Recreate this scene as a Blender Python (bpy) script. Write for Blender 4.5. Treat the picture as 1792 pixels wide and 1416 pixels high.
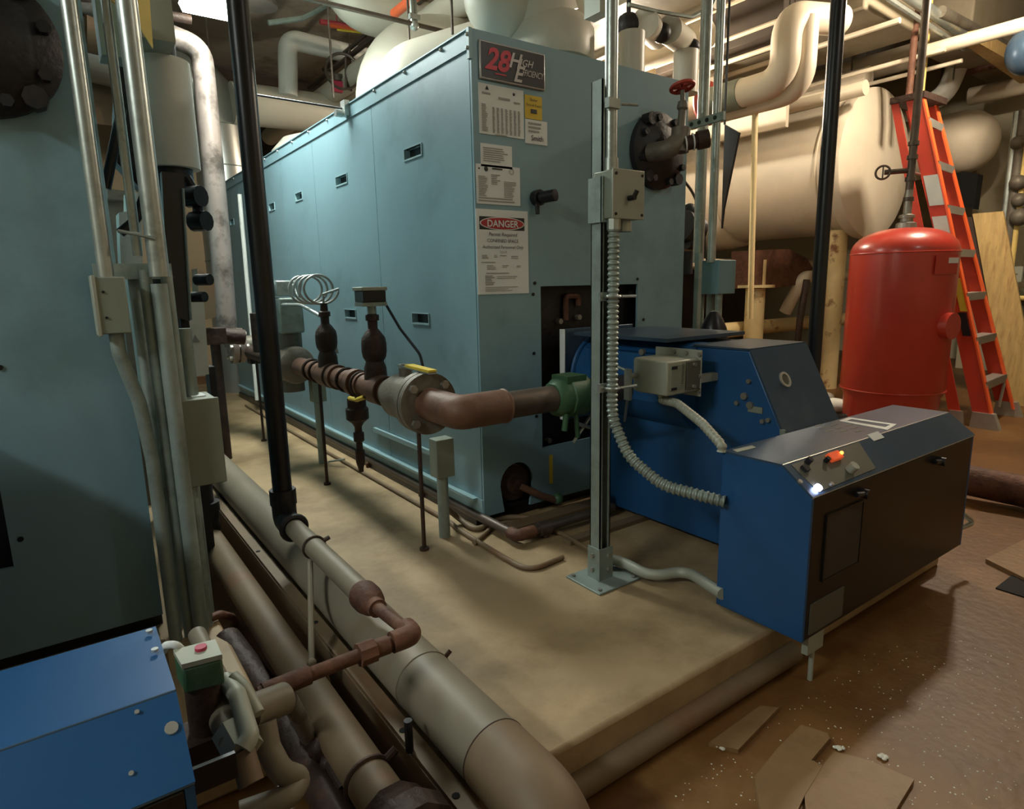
import bpy, bmesh, math, random
import numpy as np
from mathutils import Vector, Matrix
random.seed(7)
# ------------------------------------------------------------------ clearing
for o in list(bpy.data.objects): bpy.data.objects.remove(o)
SC = bpy.context.scene
COL = SC.collection
S = 0.7818            # drawing unit -> metre
# ------------------------------------------------------------------ camera
FPX = 1108.6
def _n(v): v = np.array(v, float); return v/np.linalg.norm(v)
_X = _n((1576, -244, FPX)); _Y = _n((-810, -195, FPX)); _Z = np.cross(_X, _Y); _Z /= np.linalg.norm(_Z); _Y = np.cross(_Z, _X)
RM = np.array([_X, _Y, _Z]); EYE = np.array([0, 0, 1.1])
def P(px, py, x=None, y=None, z=None):
    r = RM @ np.array([(px-896)/FPX, (py-708)/FPX, 1.0])
    if z is not None: t = (z-EYE[2])/r[2]
    elif x is not None: t = x/r[0]
    else: t = y/r[1]
    return Vector(EYE + r*t)
cam = bpy.data.cameras.new('camera'); camo = bpy.data.objects.new('camera', cam); COL.objects.link(camo)
cam.sensor_fit = 'HORIZONTAL'; cam.sensor_width = 36; cam.lens = FPX*36/1792; cam.clip_start = 0.02; cam.clip_end = 100
right, up, back = RM @ [1, 0, 0], RM @ [0, -1, 0], RM @ [0, 0, -1]
camo.matrix_world = Matrix(((right[0], up[0], back[0], EYE[0]*S), (right[1], up[1], back[1], EYE[1]*S), (right[2], up[2], back[2], EYE[2]*S), (0, 0, 0, 1)))
SC.camera = camo
# ------------------------------------------------------------------ view, world
SC.view_settings.view_transform = 'Standard'; SC.view_settings.look = 'None'
SC.view_settings.gamma = 1.0; SC.view_settings.exposure = 1.32; SC.view_settings.use_curve_mapping = False
w = bpy.data.worlds.new('world'); SC.world = w; w.use_nodes = True
w.node_tree.nodes['Background'].inputs[0].default_value = (0.55, 0.5, 0.42, 1)
w.node_tree.nodes['Background'].inputs[1].default_value = 0.02
def hexc(h):
    h = h.lstrip('#'); c = [int(h[i:i+2], 16)/255 for i in (0, 2, 4)]
    return tuple(((v+0.055)/1.055)**2.4 if v > 0.04045 else v/12.92 for v in c)+(1,)
# ------------------------------------------------------------------ lights of the room (their fixtures are built further down)
def area_light(name, loc, target, sx, sy, power, color):
    l = bpy.data.lights.new(name, 'AREA'); l.shape = 'RECTANGLE'; l.size = sx*S; l.size_y = sy*S; l.energy = power; l.color = color
    o = bpy.data.objects.new(name, l); o.location = Vector(loc)*S
    o.rotation_euler = (Vector(target)-Vector(loc)).to_track_quat('-Z', 'Y').to_euler(); COL.objects.link(o); return o
def bulb_light(name, loc, r, power, color):
    l = bpy.data.lights.new(name, 'POINT'); l.shadow_soft_size = r*S; l.energy = power; l.color = color
    o = bpy.data.objects.new(name, l); o.location = Vector(loc)*S; COL.objects.link(o); return o
COOL = (0.93, 1.0, 0.95); NEUT = (0.95, 1.0, 1.0); WARM = (1.0, 0.85, 0.66)
FL1 = (1.08, 4.25, 2.9)       # fluorescent seen top left
FL2 = (-2.75, .9, 3.15)        # fluorescent over the far side of the left boiler, out of frame
BULB1 = (4.9, 4.9, 2.75)      # behind the near boiler
BULB2 = (5.95, 1.95, 3.4)         # over the right aisle
BULB3 = (3.0, -.9, 3.3)
area_light('fluorescent_lamp', (FL1[0], FL1[1], FL1[2]-.1), (FL1[0], FL1[1], 0), .30, 1.2, 12, COOL)
area_light('fluorescent_lamp', (FL2[0], FL2[1], FL2[2]-.1), (FL2[0], FL2[1], 0), .30, 1.2, 12, NEUT)
bulb_light('bulb_lamp', BULB1, .09, 210, WARM)
bulb_light('bulb_lamp', BULB2, .09, 105, WARM)
bulb_light('bulb_lamp', BULB3, .09, 10, NEUT)
# ------------------------------------------------------------------ materials
MT = {}
def mat(name, col, rough=.5, metal=0., var=.12, vs=6., dirt=None, ds=3., dlo=.5, dhi=.7, bump=0., bs=40., emit=0., stretch=None, coat=0.):
    m = bpy.data.materials.new(name); m.use_nodes = True; nt = m.node_tree; N = nt.nodes; L = nt.links
    b = N['Principled BSDF']; b.inputs['Roughness'].default_value = rough; b.inputs['Metallic'].default_value = metal
    if coat: b.inputs['Coat Weight'].default_value = coat; b.inputs['Coat Roughness'].default_value = .15
    c = hexc(col)
    geo = N.new('ShaderNodeNewGeometry'); src = geo.outputs['Position']
    if stretch:
        mp = N.new('ShaderNodeMapping'); mp.inputs['Scale'].default_value = stretch; L.new(src, mp.inputs['Vector']); src = mp.outputs[0]
    n1 = N.new('ShaderNodeTexNoise'); n1.inputs['Scale'].default_value = vs; n1.inputs['Detail'].default_value = 6; n1.inputs['Roughness'].default_value = .6
    L.new(src, n1.inputs['Vector'])
    r1 = N.new('ShaderNodeValToRGB'); r1.color_ramp.elements[0].position = .3; r1.color_ramp.elements[1].position = .7
    r1.color_ramp.elements[0].color = tuple(v*(1-var) for v in c[:3])+(1,); r1.color_ramp.elements[1].color = tuple(min(1, v*(1+var)) for v in c[:3])+(1,)
    L.new(n1.outputs['Fac'], r1.inputs[0]); out = r1.outputs[0]
    if dirt:
        n2 = N.new('ShaderNodeTexNoise'); n2.inputs['Scale'].default_value = ds; n2.inputs['Detail'].default_value = 9; n2.inputs['Roughness'].default_value = .68
        L.new(src, n2.inputs['Vector'])
        mr = N.new('ShaderNodeMapRange'); mr.inputs[1].default_value = dlo; mr.inputs[2].default_value = dhi; mr.clamp = True
        L.new(n2.outputs['Fac'], mr.inputs[0])
        mx = N.new('ShaderNodeMix'); mx.data_type = 'RGBA'; L.new(mr.outputs[0], mx.inputs[0]); L.new(out, mx.inputs[6]); mx.inputs[7].default_value = hexc(dirt)
        out = mx.outputs[2]
    L.new(out, b.inputs['Base Color'])
    if bump:
        n3 = N.new('ShaderNodeTexNoise'); n3.inputs['Scale'].default_value = bs; n3.inputs['Detail'].default_value = 5; L.new(src, n3.inputs['Vector'])
        bp = N.new('ShaderNodeBump'); bp.inputs['Strength'].default_value = bump; bp.inputs['Distance'].default_value = .01
        L.new(n3.outputs['Fac'], bp.inputs['Height']); L.new(bp.outputs[0], b.inputs['Normal'])
    if emit:
        b.inputs['Emission Color'].default_value = c; b.inputs['Emission Strength'].default_value = emit
    MT[name] = m; return m
mat('teal_paint', '#78969f', .36, .15, .07, 2.5, '#587277', 1.9, .52, .85, bump=.12, bs=2.2)
mat('teal_dark', '#66858c', .45, .1, .07, 2.5, '#57706f', 1.6, .5, .9)
mat('teal_edge', '#86a3a8', .4, .1, .05)
mat('screw', '#c9cdca', .35, .8, .1)
mat('black_iron', '#1a181b', .5, .05, .3, 12, '#33261d', 9, .55, .75, bump=.3)
mat('black_paint', '#151417', .35, .1, .2, 10)
mat('dark_void', '#0c0b0a', .9, 0, .3)
mat('blue_paint', '#1e4f80', .4, .1, .08, 3, '#2f5f8c', 5, .6, .8)
mat('blue_lid', '#384c60', .32, .3, .1, 3, '#54616b', 3, .5, .8)
mat('dark_panel', '#1e1c18', .35, .2, .12, 3)
mat('panel_grey', '#5c5b50', .5, .3, .08)
mat('brown_pipe', '#674837', .58, .1, .2, 9, '#4a2f24', 7, .5, .75, bump=.2)
mat('rust', '#664230', .7, .1, .35, 14, '#3a2014', 10, .45, .7, bump=.5)
mat('dark_rust', '#3a2a22', .6, .3, .3, 16, '#5c3a22', 11, .55, .75, bump=.5)
mat('steel_pipe', '#5c5148', .42, .5, .2, 9, '#40352c', 8, .5, .75)
mat('grey_cast', '#6d665a', .55, .3, .15, 10, '#4b3f33', 8, .52, .75, bump=.3)
mat('grey_paint_pipe', '#766d5c', .55, .05, .1, 5, '#75583a', 2.6, .58, .75)
mat('tan_pipe', '#705d46', .6, .05, .16, 5, '#7a4c2b', 3, .55, .75)
mat('galv', '#a9afaa', .35, .75, .15, 22, '#7f8781', 12, .55, .75)
mat('galv_dull', '#8f9a93', .5, .45, .12, 18, '#6d756c', 10, .5, .75)
mat('galv_slot', '#1e2420', .8, 0, .1)
mat('box_grey', '#838a7c', .5, .2, .06, 4)
mat('box_light', '#9a9c8e', .5, .15, .06, 4)
mat('cream', '#c2bdae', .42, 0, .05, 3, '#b5a583', 2.2, .6, .85)
mat('cream_warm', '#cfc3ac', .45, 0, .06, 3, '#b39a6e', 2.5, .58, .8, bump=.15, bs=14)
mat('cream_plain', '#ddd0ba', .5, 0, .06, 3, '#c8b088', 2.0, .6, .8, bump=.2, bs=12)
mat('white_ins', '#d3d3cb', .6, 0, .05, 5, '#aaa596', 4, .6, .8, bump=.15, bs=25)
mat('rusty_cream', '#d8c391', .5, 0, .12, 6, '#7c4a22', 6, .57, .68, bump=.2)
mat('alum_jacket', '#a9aaa5', .33, .7, .1, 4)
mat('copper_pink', '#8d7f77', .4, .4, .15, 6, '#4f463f', 5, .5, .65)
mat('yellow', '#c9b037', .5, 0, .1)
mat('yellow_paper', '#c7a92c', .6, 0, .05)
mat('paper', '#d2d5d2', .6, 0, .03, 3)
mat('ink', '#2a2b2c', .7, 0, .05)
mat('ink_grey', '#90918b', .7, 0, .05)
mat('sign_red', '#a52a2e', .5, 0, .04)
mat('sign_black', '#1b1b1c', .5, 0, .04)
mat('plate_black', '#3b3b3d', .35, .3, .08)
mat('letter_red', '#b23a46', .4, .2, .08)
mat('letter_grey', '#a7a3a0', .35, .5, .05)
mat('valve_green', '#34593c', .5, .1, .15, 8, '#6b7466', 7, .55, .8)
mat('wheel_red', '#9c3629', .5, .1, .15)
mat('tag_red', '#b03350', .5)
mat('tank_red', '#b4372a', .3, 0, .06, 3, '#9a3526', 2, .6, .8, coat=.35)
mat('ladder_orange', '#c23a20', .55, 0, .08, 4, '#a8452a', 6, .58, .75)
mat('ladder_edge', '#f0622c', .4, 0, .05)
mat('alu', '#b6b2a8', .4, .6, .1, 8)
mat('wood', '#b79a63', .65, 0, .18, 4, '#8f6a3a', 5, .5, .75, stretch=(8, 8, 1.2), bump=.2)
mat('wood_pale', '#e0c474', .6, 0, .15, 6)
mat('olive', '#3c3b27', .6, 0, .2)
mat('concrete_pad', '#a28a68', .55, 0, .16, 2.4, '#705a3a', 2.6, .44, .70, bump=.15, bs=18)
mat('floor_brown', '#66431d', .5, 0, .2, 3.2, '#7d5b33', 2.3, .52, .68, bump=.22, bs=34)
mat('tile', '#7d5f3d', .5, 0, .12, 6, '#6b4d2d', 8, .55, .75, bump=.2)
mat('wall_cream', '#b3aa90', .7, 0, .08, 1.5, '#94875f', 2.2, .55, .75, bump=.1, bs=10)
mat('ceiling_conc', '#a5a195', .8, 0, .15, 1.4, '#6a6455', 2.5, .5, .75, bump=.3, bs=9)
mat('concrete_beam', '#857b67', .75, 0, .12, 2, '#7b6a4c', 3, .5, .72, bump=.3, bs=9)
mat('brown_and_shade', '#3a3128', .8, 0, .25, 5)  # brown of ducts and cabinet window, also shade painted on backdrop and recess box
mat('lamp_glow', '#f4fff6', .5, 0, 0, emit=17.)
mat('bulb_glow', '#ffdca0', .5, 0, 0, emit=20.)
mat('led_white', '#cfd8ff', .5, 0, 0, emit=9.)
mat('led_orange', '#ff7a30', .5, 0, 0, emit=3.)
mat('rocker_red', '#c44a22', .4, 0, .05, emit=.25)
mat('orange_cable', '#c9572d', .5, 0, .1)
mat('red_cable', '#b04248', .5, 0, .1)
mat('glass', '#20302c', .1, 0, .05)
mat('wire_grey', '#9a9d98', .4, .5, .1)
mat('bolt_steel', '#9a968c', .4, .7, .2, 20)
# ------------------------------------------------------------------ mesh builder
def V(*a): return Vector(a[0] if len(a) == 1 else a)
def frame(axis):
    a = V(axis).normalized(); h = Vector((0, 0, 1)) if abs(a.z) < .9 else Vector((1, 0, 0))
    u = a.cross(h).normalized(); return a, u, a.cross(u).normalized()
class MB:
    def __init__(s): s.v = []; s.f = []; s.m = []; s.p = []; s.cur = 0
    def add(s, vs, fs):
        o = len(s.v); s.p.append((o, len(s.f))); s.v += [V(q) for q in vs]
        for f in fs: s.f.append([i+o for i in f]); s.m.append(s.cur)
        return s
    def box(s, c, d, R=None):
        c = V(c); hx, hy, hz = [q/2 for q in d]; vs = []
        for x in (-hx, hx):
            for y in (-hy, hy):
                for z in (-hz, hz):
                    q = Vector((x, y, z)); vs.append(c+(R @ q if R else q))
        return s.add(vs, [(0, 1, 3, 2), (4, 6, 7, 5), (0, 4, 5, 1), (2, 3, 7, 6), (0, 2, 6, 4), (1, 5, 7, 3)])
    def bb(s, x0, x1, y0, y1, z0, z1): return s.box(((x0+x1)/2, (y0+y1)/2, (z0+z1)/2), (abs(x1-x0), abs(y1-y0), abs(z1-z0)))
    def prism(s, pts, ext):
        n = len(pts); pts = [V(p) for p in pts]; e = V(ext); vs = pts+[p+e for p in pts]
        nrm = Vector((0, 0, 0))
        for i in range(n): nrm += pts[i].cross(pts[(i+1) % n])
        a, b = list(range(n)), list(range(n, 2*n))
        if nrm.dot(e) > 0: a = a[::-1]; sd = [(i, (i+1) % n, (i+1) % n+n, i+n) for i in range(n)]
        else: b = b[::-1]; sd = [((i+1) % n, i, i+n, (i+1) % n+n) for i in range(n)]
        return s.add(vs, [tuple(a), tuple(b)]+sd)
    def lathe(s, prof, org, axis=(0, 0, 1), n=28):
        a, u, w_ = frame(axis); org = V(org); vs = []; fs = []; k = len(prof)
        for r, h in prof:
            for i in range(n):
                t = 2*math.pi*i/n; vs.append(org+a*h+(u*math.cos(t)+w_*math.sin(t))*max(r, 1e-5))
        for j in range(k-1):
            for i in range(n): fs.append((j*n+i, (j+1)*n+i, (j+1)*n+(i+1) % n, j*n+(i+1) % n))
        fs.append(tuple(range(n))); fs.append(tuple(range((k-1)*n+n-1, (k-1)*n-1, -1)))
        return s.add(vs, fs)
    def cyl(s, p0, p1, r0, r1=None, n=20):
        d = V(p1)-V(p0); return s.lathe([(r0, 0), (r0 if r1 is None else r1, d.length)], p0, d, n)
    def ball(s, c, r, n=20, sq=(1, 1, 1)):
        k = 12; o = len(s.v)
        s.lathe([(r*math.sin(math.pi*i/k), -r*math.cos(math.pi*i/k)) for i in range(k+1)], (0, 0, 0), (0, 0, 1), n)
        for i in range(o, len(s.v)): q = s.v[i]; s.v[i] = V(c)+Vector((q.x*sq[0], q.y*sq[1], q.z*sq[2]))
        return s
    def path(s, pts, fil=0, k=7):
        pts = [V(p) for p in pts]
        if fil <= 0 or len(pts) < 3: return pts
        out = [pts[0]]
        for i in range(1, len(pts)-1):
            p, a, b = pts[i], pts[i-1], pts[i+1]; da, db = (a-p), (b-p)
            ang = da.angle(db) if da.length > 1e-6 and db.length > 1e-6 else math.pi
            if ang > math.pi-.05: out.append(p); continue
            t = min(fil/math.tan(ang/2), da.length*.49, db.length*.49)
            A, B = p+da.normalized()*t, p+db.normalized()*t
            for j in range(k+1):
                q = j/k; out.append(A*(1-q)**2+p*2*q*(1-q)+B*q*q)
        return out+[pts[-1]]
    def tube(s, pts, r, fil=0, n=14, k=7, closed=False, rf=None):
        pts = s.path(pts, fil, k); m = len(pts); vs = []; fs = []
        tang = []
        for i in range(m):
            if closed: t = pts[(i+1) % m]-pts[i-1]
            else: t = pts[min(i+1, m-1)]-pts[max(i-1, 0)]
            tang.append(t.normalized())
        _, u, _w = frame(tang[0])
        for i in range(m):
            t = tang[i]; u = (u-t*u.dot(t)).normalized(); w_ = t.cross(u); rr = rf(i) if rf else r
            for j in range(n):
                q = 2*math.pi*j/n; vs.append(pts[i]+(u*math.cos(q)+w_*math.sin(q))*rr)
        for i in range(m if closed else m-1):
            i2 = (i+1) % m
            for j in range(n): fs.append((i*n+j, i*n+(j+1) % n, i2*n+(j+1) % n, i2*n+j))
        if not closed: fs += [tuple(range(n-1, -1, -1)), tuple(range((m-1)*n, m*n))]
        return s.add(vs, fs)
    def ring(s, c, axis, R, r, n=28, k=8):
        a, u, w_ = frame(axis); return s.tube([V(c)+(u*math.cos(2*math.pi*i/n)+w_*math.sin(2*math.pi*i/n))*R for i in range(n)], r, n=k, closed=True)
    def bolts(s, c, axis, R, n, r, h, off=0.):
        a, u, w_ = frame(axis)
        for i in range(n):
            t = 2*math.pi*i/n+off; q = V(c)+(u*math.cos(t)+w_*math.sin(t))*R; s.cyl(q-a*h/2, q+a*h/2, r, n=6)
        return s
    def hexn(s, p0, p1, r): return s.cyl(p0, p1, r, n=6)
    def each(s, name, mats, parent, **k):
        """one object per primitive"""
        out = []
        for i, (v0, f0) in enumerate(s.p):
            v1, f1 = s.p[i+1] if i+1 < len(s.p) else (len(s.v), len(s.f))
            q = MB(); q.v = s.v[v0:v1]; q.f = [[j-v0 for j in f] for f in s.f[f0:f1]]; q.m = s.m[f0:f1]; out.append(q.build(name, mats, parent, **k))
        return out
    def build(s, name, mats, parent=None, bevel=0, label=None, ang=38, weld=False):
        if isinstance(mats, str): mats = [mats]
        org = Vector((0, 0, 0)); p = parent
        while p is not None: org += p.location; p = p.parent
        me = bpy.data.meshes.new(name)
        if parent is None and not getattr(s, 'keep', False):
            lo = [min(v[i] for v in s.v) for i in range(3)]; hi = [max(v[i] for v in s.v) for i in range(3)]
            org = Vector(((lo[0]+hi[0])/2, (lo[1]+hi[1])/2, lo[2]))*S
        me.from_pydata([v*S-org for v in s.v], [], s.f)
        for m in mats: me.materials.append(MT[m])
        me.polygons.foreach_set('material_index', s.m)
        me.polygons.foreach_set('use_smooth', [True]*len(s.f)); me.update(); me.set_sharp_from_angle(angle=math.radians(ang))
        o = bpy.data.objects.new(name, me); COL.objects.link(o)
        if parent is None: o.location = org
        else: o.parent = parent
        if bevel:
            b = o.modifiers.new('bevel', 'BEVEL'); b.width = bevel*S; b.segments = 2; b.limit_method = 'ANGLE'; b.angle_limit = math.radians(40)
        if label: o['label'] = label
        return o
def thing(name, label, cat, loc=(0, 0, 0), group=None):
    o = bpy.data.objects.new(name, None); COL.objects.link(o); o.location = V(loc)*S; o.empty_display_size = .1
    o['label'] = label; o['category'] = cat
    if group: o['group'] = group
    return o
def solo(mb, name, mats, label, cat, group=None, bevel=0, kind=None):
    o = mb.build(name, mats, None, bevel); o['label'] = label; o['category'] = cat
    if group: o['group'] = group
    if kind: o['kind'] = kind
    return o
def struct(mb, name, mats, bevel=0):
    o = mb.build(name, mats, None, bevel); o['kind'] = 'structure'; return o
def text(name, s, org, xd, ud, size, m, parent, ext=.002, align='LEFT', shear=0., sx=1., bold=0.):
    cu = bpy.data.curves.new('t', 'FONT'); cu.body = s; cu.size = 1; cu.align_x = align; cu.shear = shear; cu.extrude = 0; cu.offset = bold; cu.resolution_u = 3
    o = bpy.data.objects.new('t', cu); COL.objects.link(o); bpy.context.view_layer.update()
    dg = bpy.context.evaluated_depsgraph_get(); me0 = bpy.data.meshes.new_from_object(o.evaluated_get(dg))
    xd, ud = V(xd).normalized(), V(ud).normalized(); nd = xd.cross(ud)
    mb = MB(); vs = [V(org)+xd*(v.co.x*size*sx)+ud*(v.co.y*size)+nd*ext for v in me0.vertices]
    mb.add(vs, [tuple(p.vertices) for p in me0.polygons])
    bpy.data.objects.remove(o); bpy.data.curves.remove(cu); bpy.data.meshes.remove(me0)
    return mb.build(name, m, parent)
def copy_tree(o, parent=None):
    c = o.copy(); COL.objects.link(c); c.parent = parent
    for ch in list(o.children): copy_tree(ch, c)
    return c
def flex(mb, pts, r, fil=.15, pitch=.018):
    """armoured flexible conduit: smoothed path with rings"""
    pts = mb.path(pts, fil, 10); L = [0]
    for i in range(1, len(pts)): L.append(L[-1]+(pts[i]-pts[i-1]).length)
    out = []; n = int(L[-1]/pitch*4)
    for q in range(n+1):
        d = L[-1]*q/n; i = 0
        while i < len(L)-2 and L[i+1] < d: i += 1
        t = (d-L[i])/max(1e-6, L[i+1]-L[i]); out.append(pts[i].lerp(pts[i+1], t))
    return mb.tube(out, r, n=12, rf=lambda i: r*(1.0 if i % 4 < 2 else .8))
exec_parts = []
# ================================================================== SETTING
struct(MB().bb(-4.5, 11, -2.4, 10.2, -.35, -.15), 'floor', 'floor_brown')
struct(MB().bb(.59, 3.02, 1.03, 8.2, -.15, 0), 'trim_1', 'concrete_pad', bevel=.012)     # housekeeping pad under the near boiler
struct(MB().bb(-1.6, .33, 1.55, 8.2, -.15, 0), 'trim_2', 'concrete_pad', bevel=.012)
struct(MB().bb(-4.5, 11, 10.2, 10.4, -.35, 4.1), 'wall_back', 'wall_cream')
struct(MB().bb(-4.5, 11, -2.6, -2.4, -.35, 4.1), 'wall_front', 'wall_cream')
struct(MB().bb(-4.7, -4.5, -2.6, 10.4, -.35, 4.1), 'wall_left', 'wall_cream')
struct(MB().bb(11, 11.2, -2.6, 10.4, -.35, 4.1), 'wall_right', 'wall_cream')
struct(MB().bb(-4.7, 11.2, -2.6, 10.4, 4.1, 4.3), 'ceiling', 'ceiling_conc')
# cast beams under the ceiling
bm1 = MB().bb(5.95, 7.1, 3.04, 10.2, 3.35, 4.1)
struct(bm1, 'trim_3', 'concrete_beam', bevel=.02)
struct(MB().bb(7.8, 11, 2.9, 3.3, 3.35, 4.1), 'trim_4', 'concrete_beam', bevel=.02)
# ================================================================== BOILERS
YF, XL, XR, ZT, YB = 2.325, 1.493, 2.829, 2.105, 6.95
def strips(mb, x0, x1, z0, z1, rows, y, th=.4, seed=1, cols=1, idx=1):
    """rows of illegible print as thin raised strips on a front-facing paper"""
    rnd = random.Random(seed); mb.cur = idx; h = (z1-z0)/rows
    for i in range(rows):
        z = z1-h*(i+.5)
        for c in range(cols):
            a = x0+(x1-x0)*c/cols; b = x0+(x1-x0)*(c+.8 if cols > 1 else 1)/cols
            b = a+(b-a)*rnd.uniform(.6, 1)
            mb.bb(a, b, y-.0018, y, z-h*th/2, z+h*th/2)
    mb.cur = 0
def make_boiler():
    R = thing('boiler', 'large teal jacketed cast iron boiler on the concrete pad, with name plate and danger notice', 'boiler', ((XL+XR)/2, YF, 0))
    # front panel with burner opening and arched clean-out notch
    f = MB(); t = .012
    arch = [(1.605, .05)]
    for i in range(13):
        a = math.pi-math.pi*i/12; arch.append((1.68+.095*math.cos(a), .175+.1*math.sin(a)))
    arch.append((1.755, .05))
    poly = [(XL, .05)]+arch+[(1.835, .05), (1.835, ZT), (XL, ZT)]
    f.prism([(x, YF, z) for x, z in poly], (0, t, 0))
    f.bb(1.835, 2.474, YF, YF+t, 1.085, ZT); f.bb(2.474, XR, YF, YF+t, .05, ZT); f.bb(1.835, 2.474, YF, YF+t, .05, .32)
    fp = f.build('front_panel', 'teal_paint', R)
    s = MB()
    for x, z in [(1.80, 1.1), (1.79, 1.05), (2.47, 1.11), (1.8, .48), (2.5, .4), (2.52, .9), (1.79, .78)]: s.cyl((x, YF-.004, z), (x, YF, z), .008, n=8)
    s.each('screw', 'black_paint', fp)
    # side panels
    seams = [YF+t+.003, 3.309, 4.255, 4.93, 5.58, 6.24, YB]
    hy = {0: 2.862, 1: 3.785, 2: 4.587, 3: 5.254, 4: 5.9, 5: 6.6}
    for i in range(6):
        y0, y1 = seams[i]+.002, seams[i+1]-.002
        m = MB(); hz = [1.725] + ([.937] if i < 2 else []); w2 = .09 if i < 2 else .075
        # panel as bands around the recessed grips
        zs = [.13]; 
        for z in sorted(hz): zs += [z-.024, z+.024]
        zs.append(2.03)
        for k in range(0, len(zs), 2): m.bb(XL, XL+t, y0, y1, zs[k], zs[k+1])
        for z in hz:
            m.bb(XL, XL+t, y0, hy[i]-w2, z-.024, z+.024); m.bb(XL, XL+t, hy[i]+w2, y1, z-.024, z+.024)
        pn = m.build('side_panel', 'teal_paint', R)
        for z in hz:
            h = MB(); h.bb(XL+.03, XL+.034, hy[i]-w2, hy[i]+w2, z-.024, z+.024); h.cur = 1
            fr = .007
            h.bb(XL-.004, XL+.03, hy[i]-w2, hy[i]+w2, z-.03, z-.022); h.bb(XL-.004, XL+.03, hy[i]-w2, hy[i]+w2, z+.024, z+.028)
            h.bb(XL-.004, XL+.03, hy[i]-w2-.003, hy[i]-w2+.003, z-.03, z+.028); h.bb(XL-.004, XL+.03, hy[i]+w2-.003, hy[i]+w2+.003, z-.03, z+.028)
            h.build('grip_recess', ['black_paint', 'teal_edge'], pn, label='black recessed grip with a pale rim')
    # top trim strip with screws, far end part stepped
    m = MB(); m.prism([(XL-.006, YF+.004, 2.03), (XL-.006, YF+.004, ZT), (XL-.006, YB, ZT), (XL-.006, YB, 2.03)], (.018, 0, 0))
    m.bb(XL-.012, XL-.006, YF+.01, YB, ZT-.006, ZT)
    tr = m.build('top_trim', 'teal_paint', R)
    sc = MB()
    for k in range(13): sc.ball((XL-.008, 2.55+k*.345, 2.085), .008, n=8)
    sc.each('screw', 'screw', tr)
    br = MB(); br.bb(XL-.012, XL+.004, YF-.006, YF+.012, 1.99, ZT); 
    cb = br.build('corner_bracket', 'teal_edge', R)
    sc = MB(); sc.ball((XL-.013, YF+.004, 2.08), .008, n=8); sc.ball((XL-.013, YF+.004, 2.03), .008, n=8); sc.each('screw', 'screw', cb)
    # bottom frame
    m = MB(); m.bb(XL-.004, XL+.02, YF+.01, YB, .05, .128); m.bb(XL-.03, XL, YF+.05, YB, .118, .13); m.build('bottom_frame', 'teal_edge', R)
    m = MB(); m.bb(XL-.02, XL-.003, 2.62, 3.5, .245, .27); m.build('stiffener_bar', 'teal_edge', R)
    MB().bb(XL-.02, XR, YF+.04, YB, 0, .05).build('base_rail', 'black_paint', R)
    m = MB(); m.bb(XL+.005, XR, YF+t, YB, ZT-.02, ZT); m.bb(XR-.012, XR, YF+t, YB, .05, ZT); m.bb(XL+.01, XR, YB, YB+.012, .05, ZT); m.build('top_jacket', 'teal_dark', R)
    # burner mounting plate behind the opening
    m = MB(); m.bb(1.56, 2.72, YF+.085, YF+.13, .06, 1.25)
    bp = m.build('burner_plate', 'black_iron', R)
    g = MB()
    pts = [P(990, 560, y=2.39), P(990, 518, y=2.39), P(1012, 518, y=2.39), P(1012, 535, y=2.39)]
    g.tube([p for p in pts], .014, .02, n=8); g.build('clamp_bracket', 'rust', bp)
    g = MB()
    for px, py in [(975, 562), (1008, 555), (1103, 512), (956, 770), (1100, 750)]:
        p = P(px, py, y=2.41); g.cyl(p, p-V(0, .03, 0), .014, n=6)
    g.each('bolt', 'bolt_steel', bp)
    # clean-out: round pipe end in the notch
    m = MB(); m.cyl((1.68, YF+.08, .17), (1.68, YF+.02, .17), .085, n=28); m.cyl((1.68, YF+.03, .17), (1.68, YF-.005, .17), .05, n=24); m.cyl((1.68, YF+.03, .17), (1.68, YF-.03, .17), .025, n=16)
    m.build('drain_pipe_end', 'dark_rust', R)
    m = MB(); m.tube([(1.68, YF-.02, .165), (1.79, YF-.05, .10), (1.88, YF-.06, .06)], .017, .03); m.cur = 1; m.ball((1.88, YF-.06, .07), .028, n=10)
    m.build('drain_cock', ['brown_pipe', 'valve_green'], R)
    MB().bb(1.875, 1.897, YF-.002, YF, .13, .275).build('yellow_sticker', 'yellow', R)
    # flange cover plate
    a = V(0, -1, 0); c = V(2.585, YF, 1.74)
    m = MB(); m.lathe([(.185, 0), (.185, .03), (.165, .045), (.11, .07), (.06, .09), (0, .095)], c, a, 40)
    m.bolts(c+a*.045, a, .155, 8, .017, .055, .3)
    # ears
    for t_ in (.9, 2.2, 4.0, 5.4):
        q = c+V(math.cos(t_)*.17, -.02, math.sin(t_)*.17); m.cyl(q, q+a*.05, .03, n=8)
    m.build('flange_cover', 'black_iron', R)
    # observation port knob
    p = P(938, 347, y=YF); m = MB(); m.cyl(p, p+a*.03, .035, n=16); m.cyl(p+a*.03+V(.005, 0, 0), p+a*.10+V(.03, 0, .004), .026, n=16); m.tube([p+V(-.01, -.02, -.02), p+V(-.015, -.03, -.07)], .01, n=8)
    m.build('sight_port', 'black_paint', R)
    return R
boiler = make_boiler()
b2 = copy_tree(boiler); b2.location = (b2.location.x-2.657*S, b2.location.y-.075*S, 0)
b2['label'] = 'dark green teal jacketed boiler at the left edge, behind the silver conduits'
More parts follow.
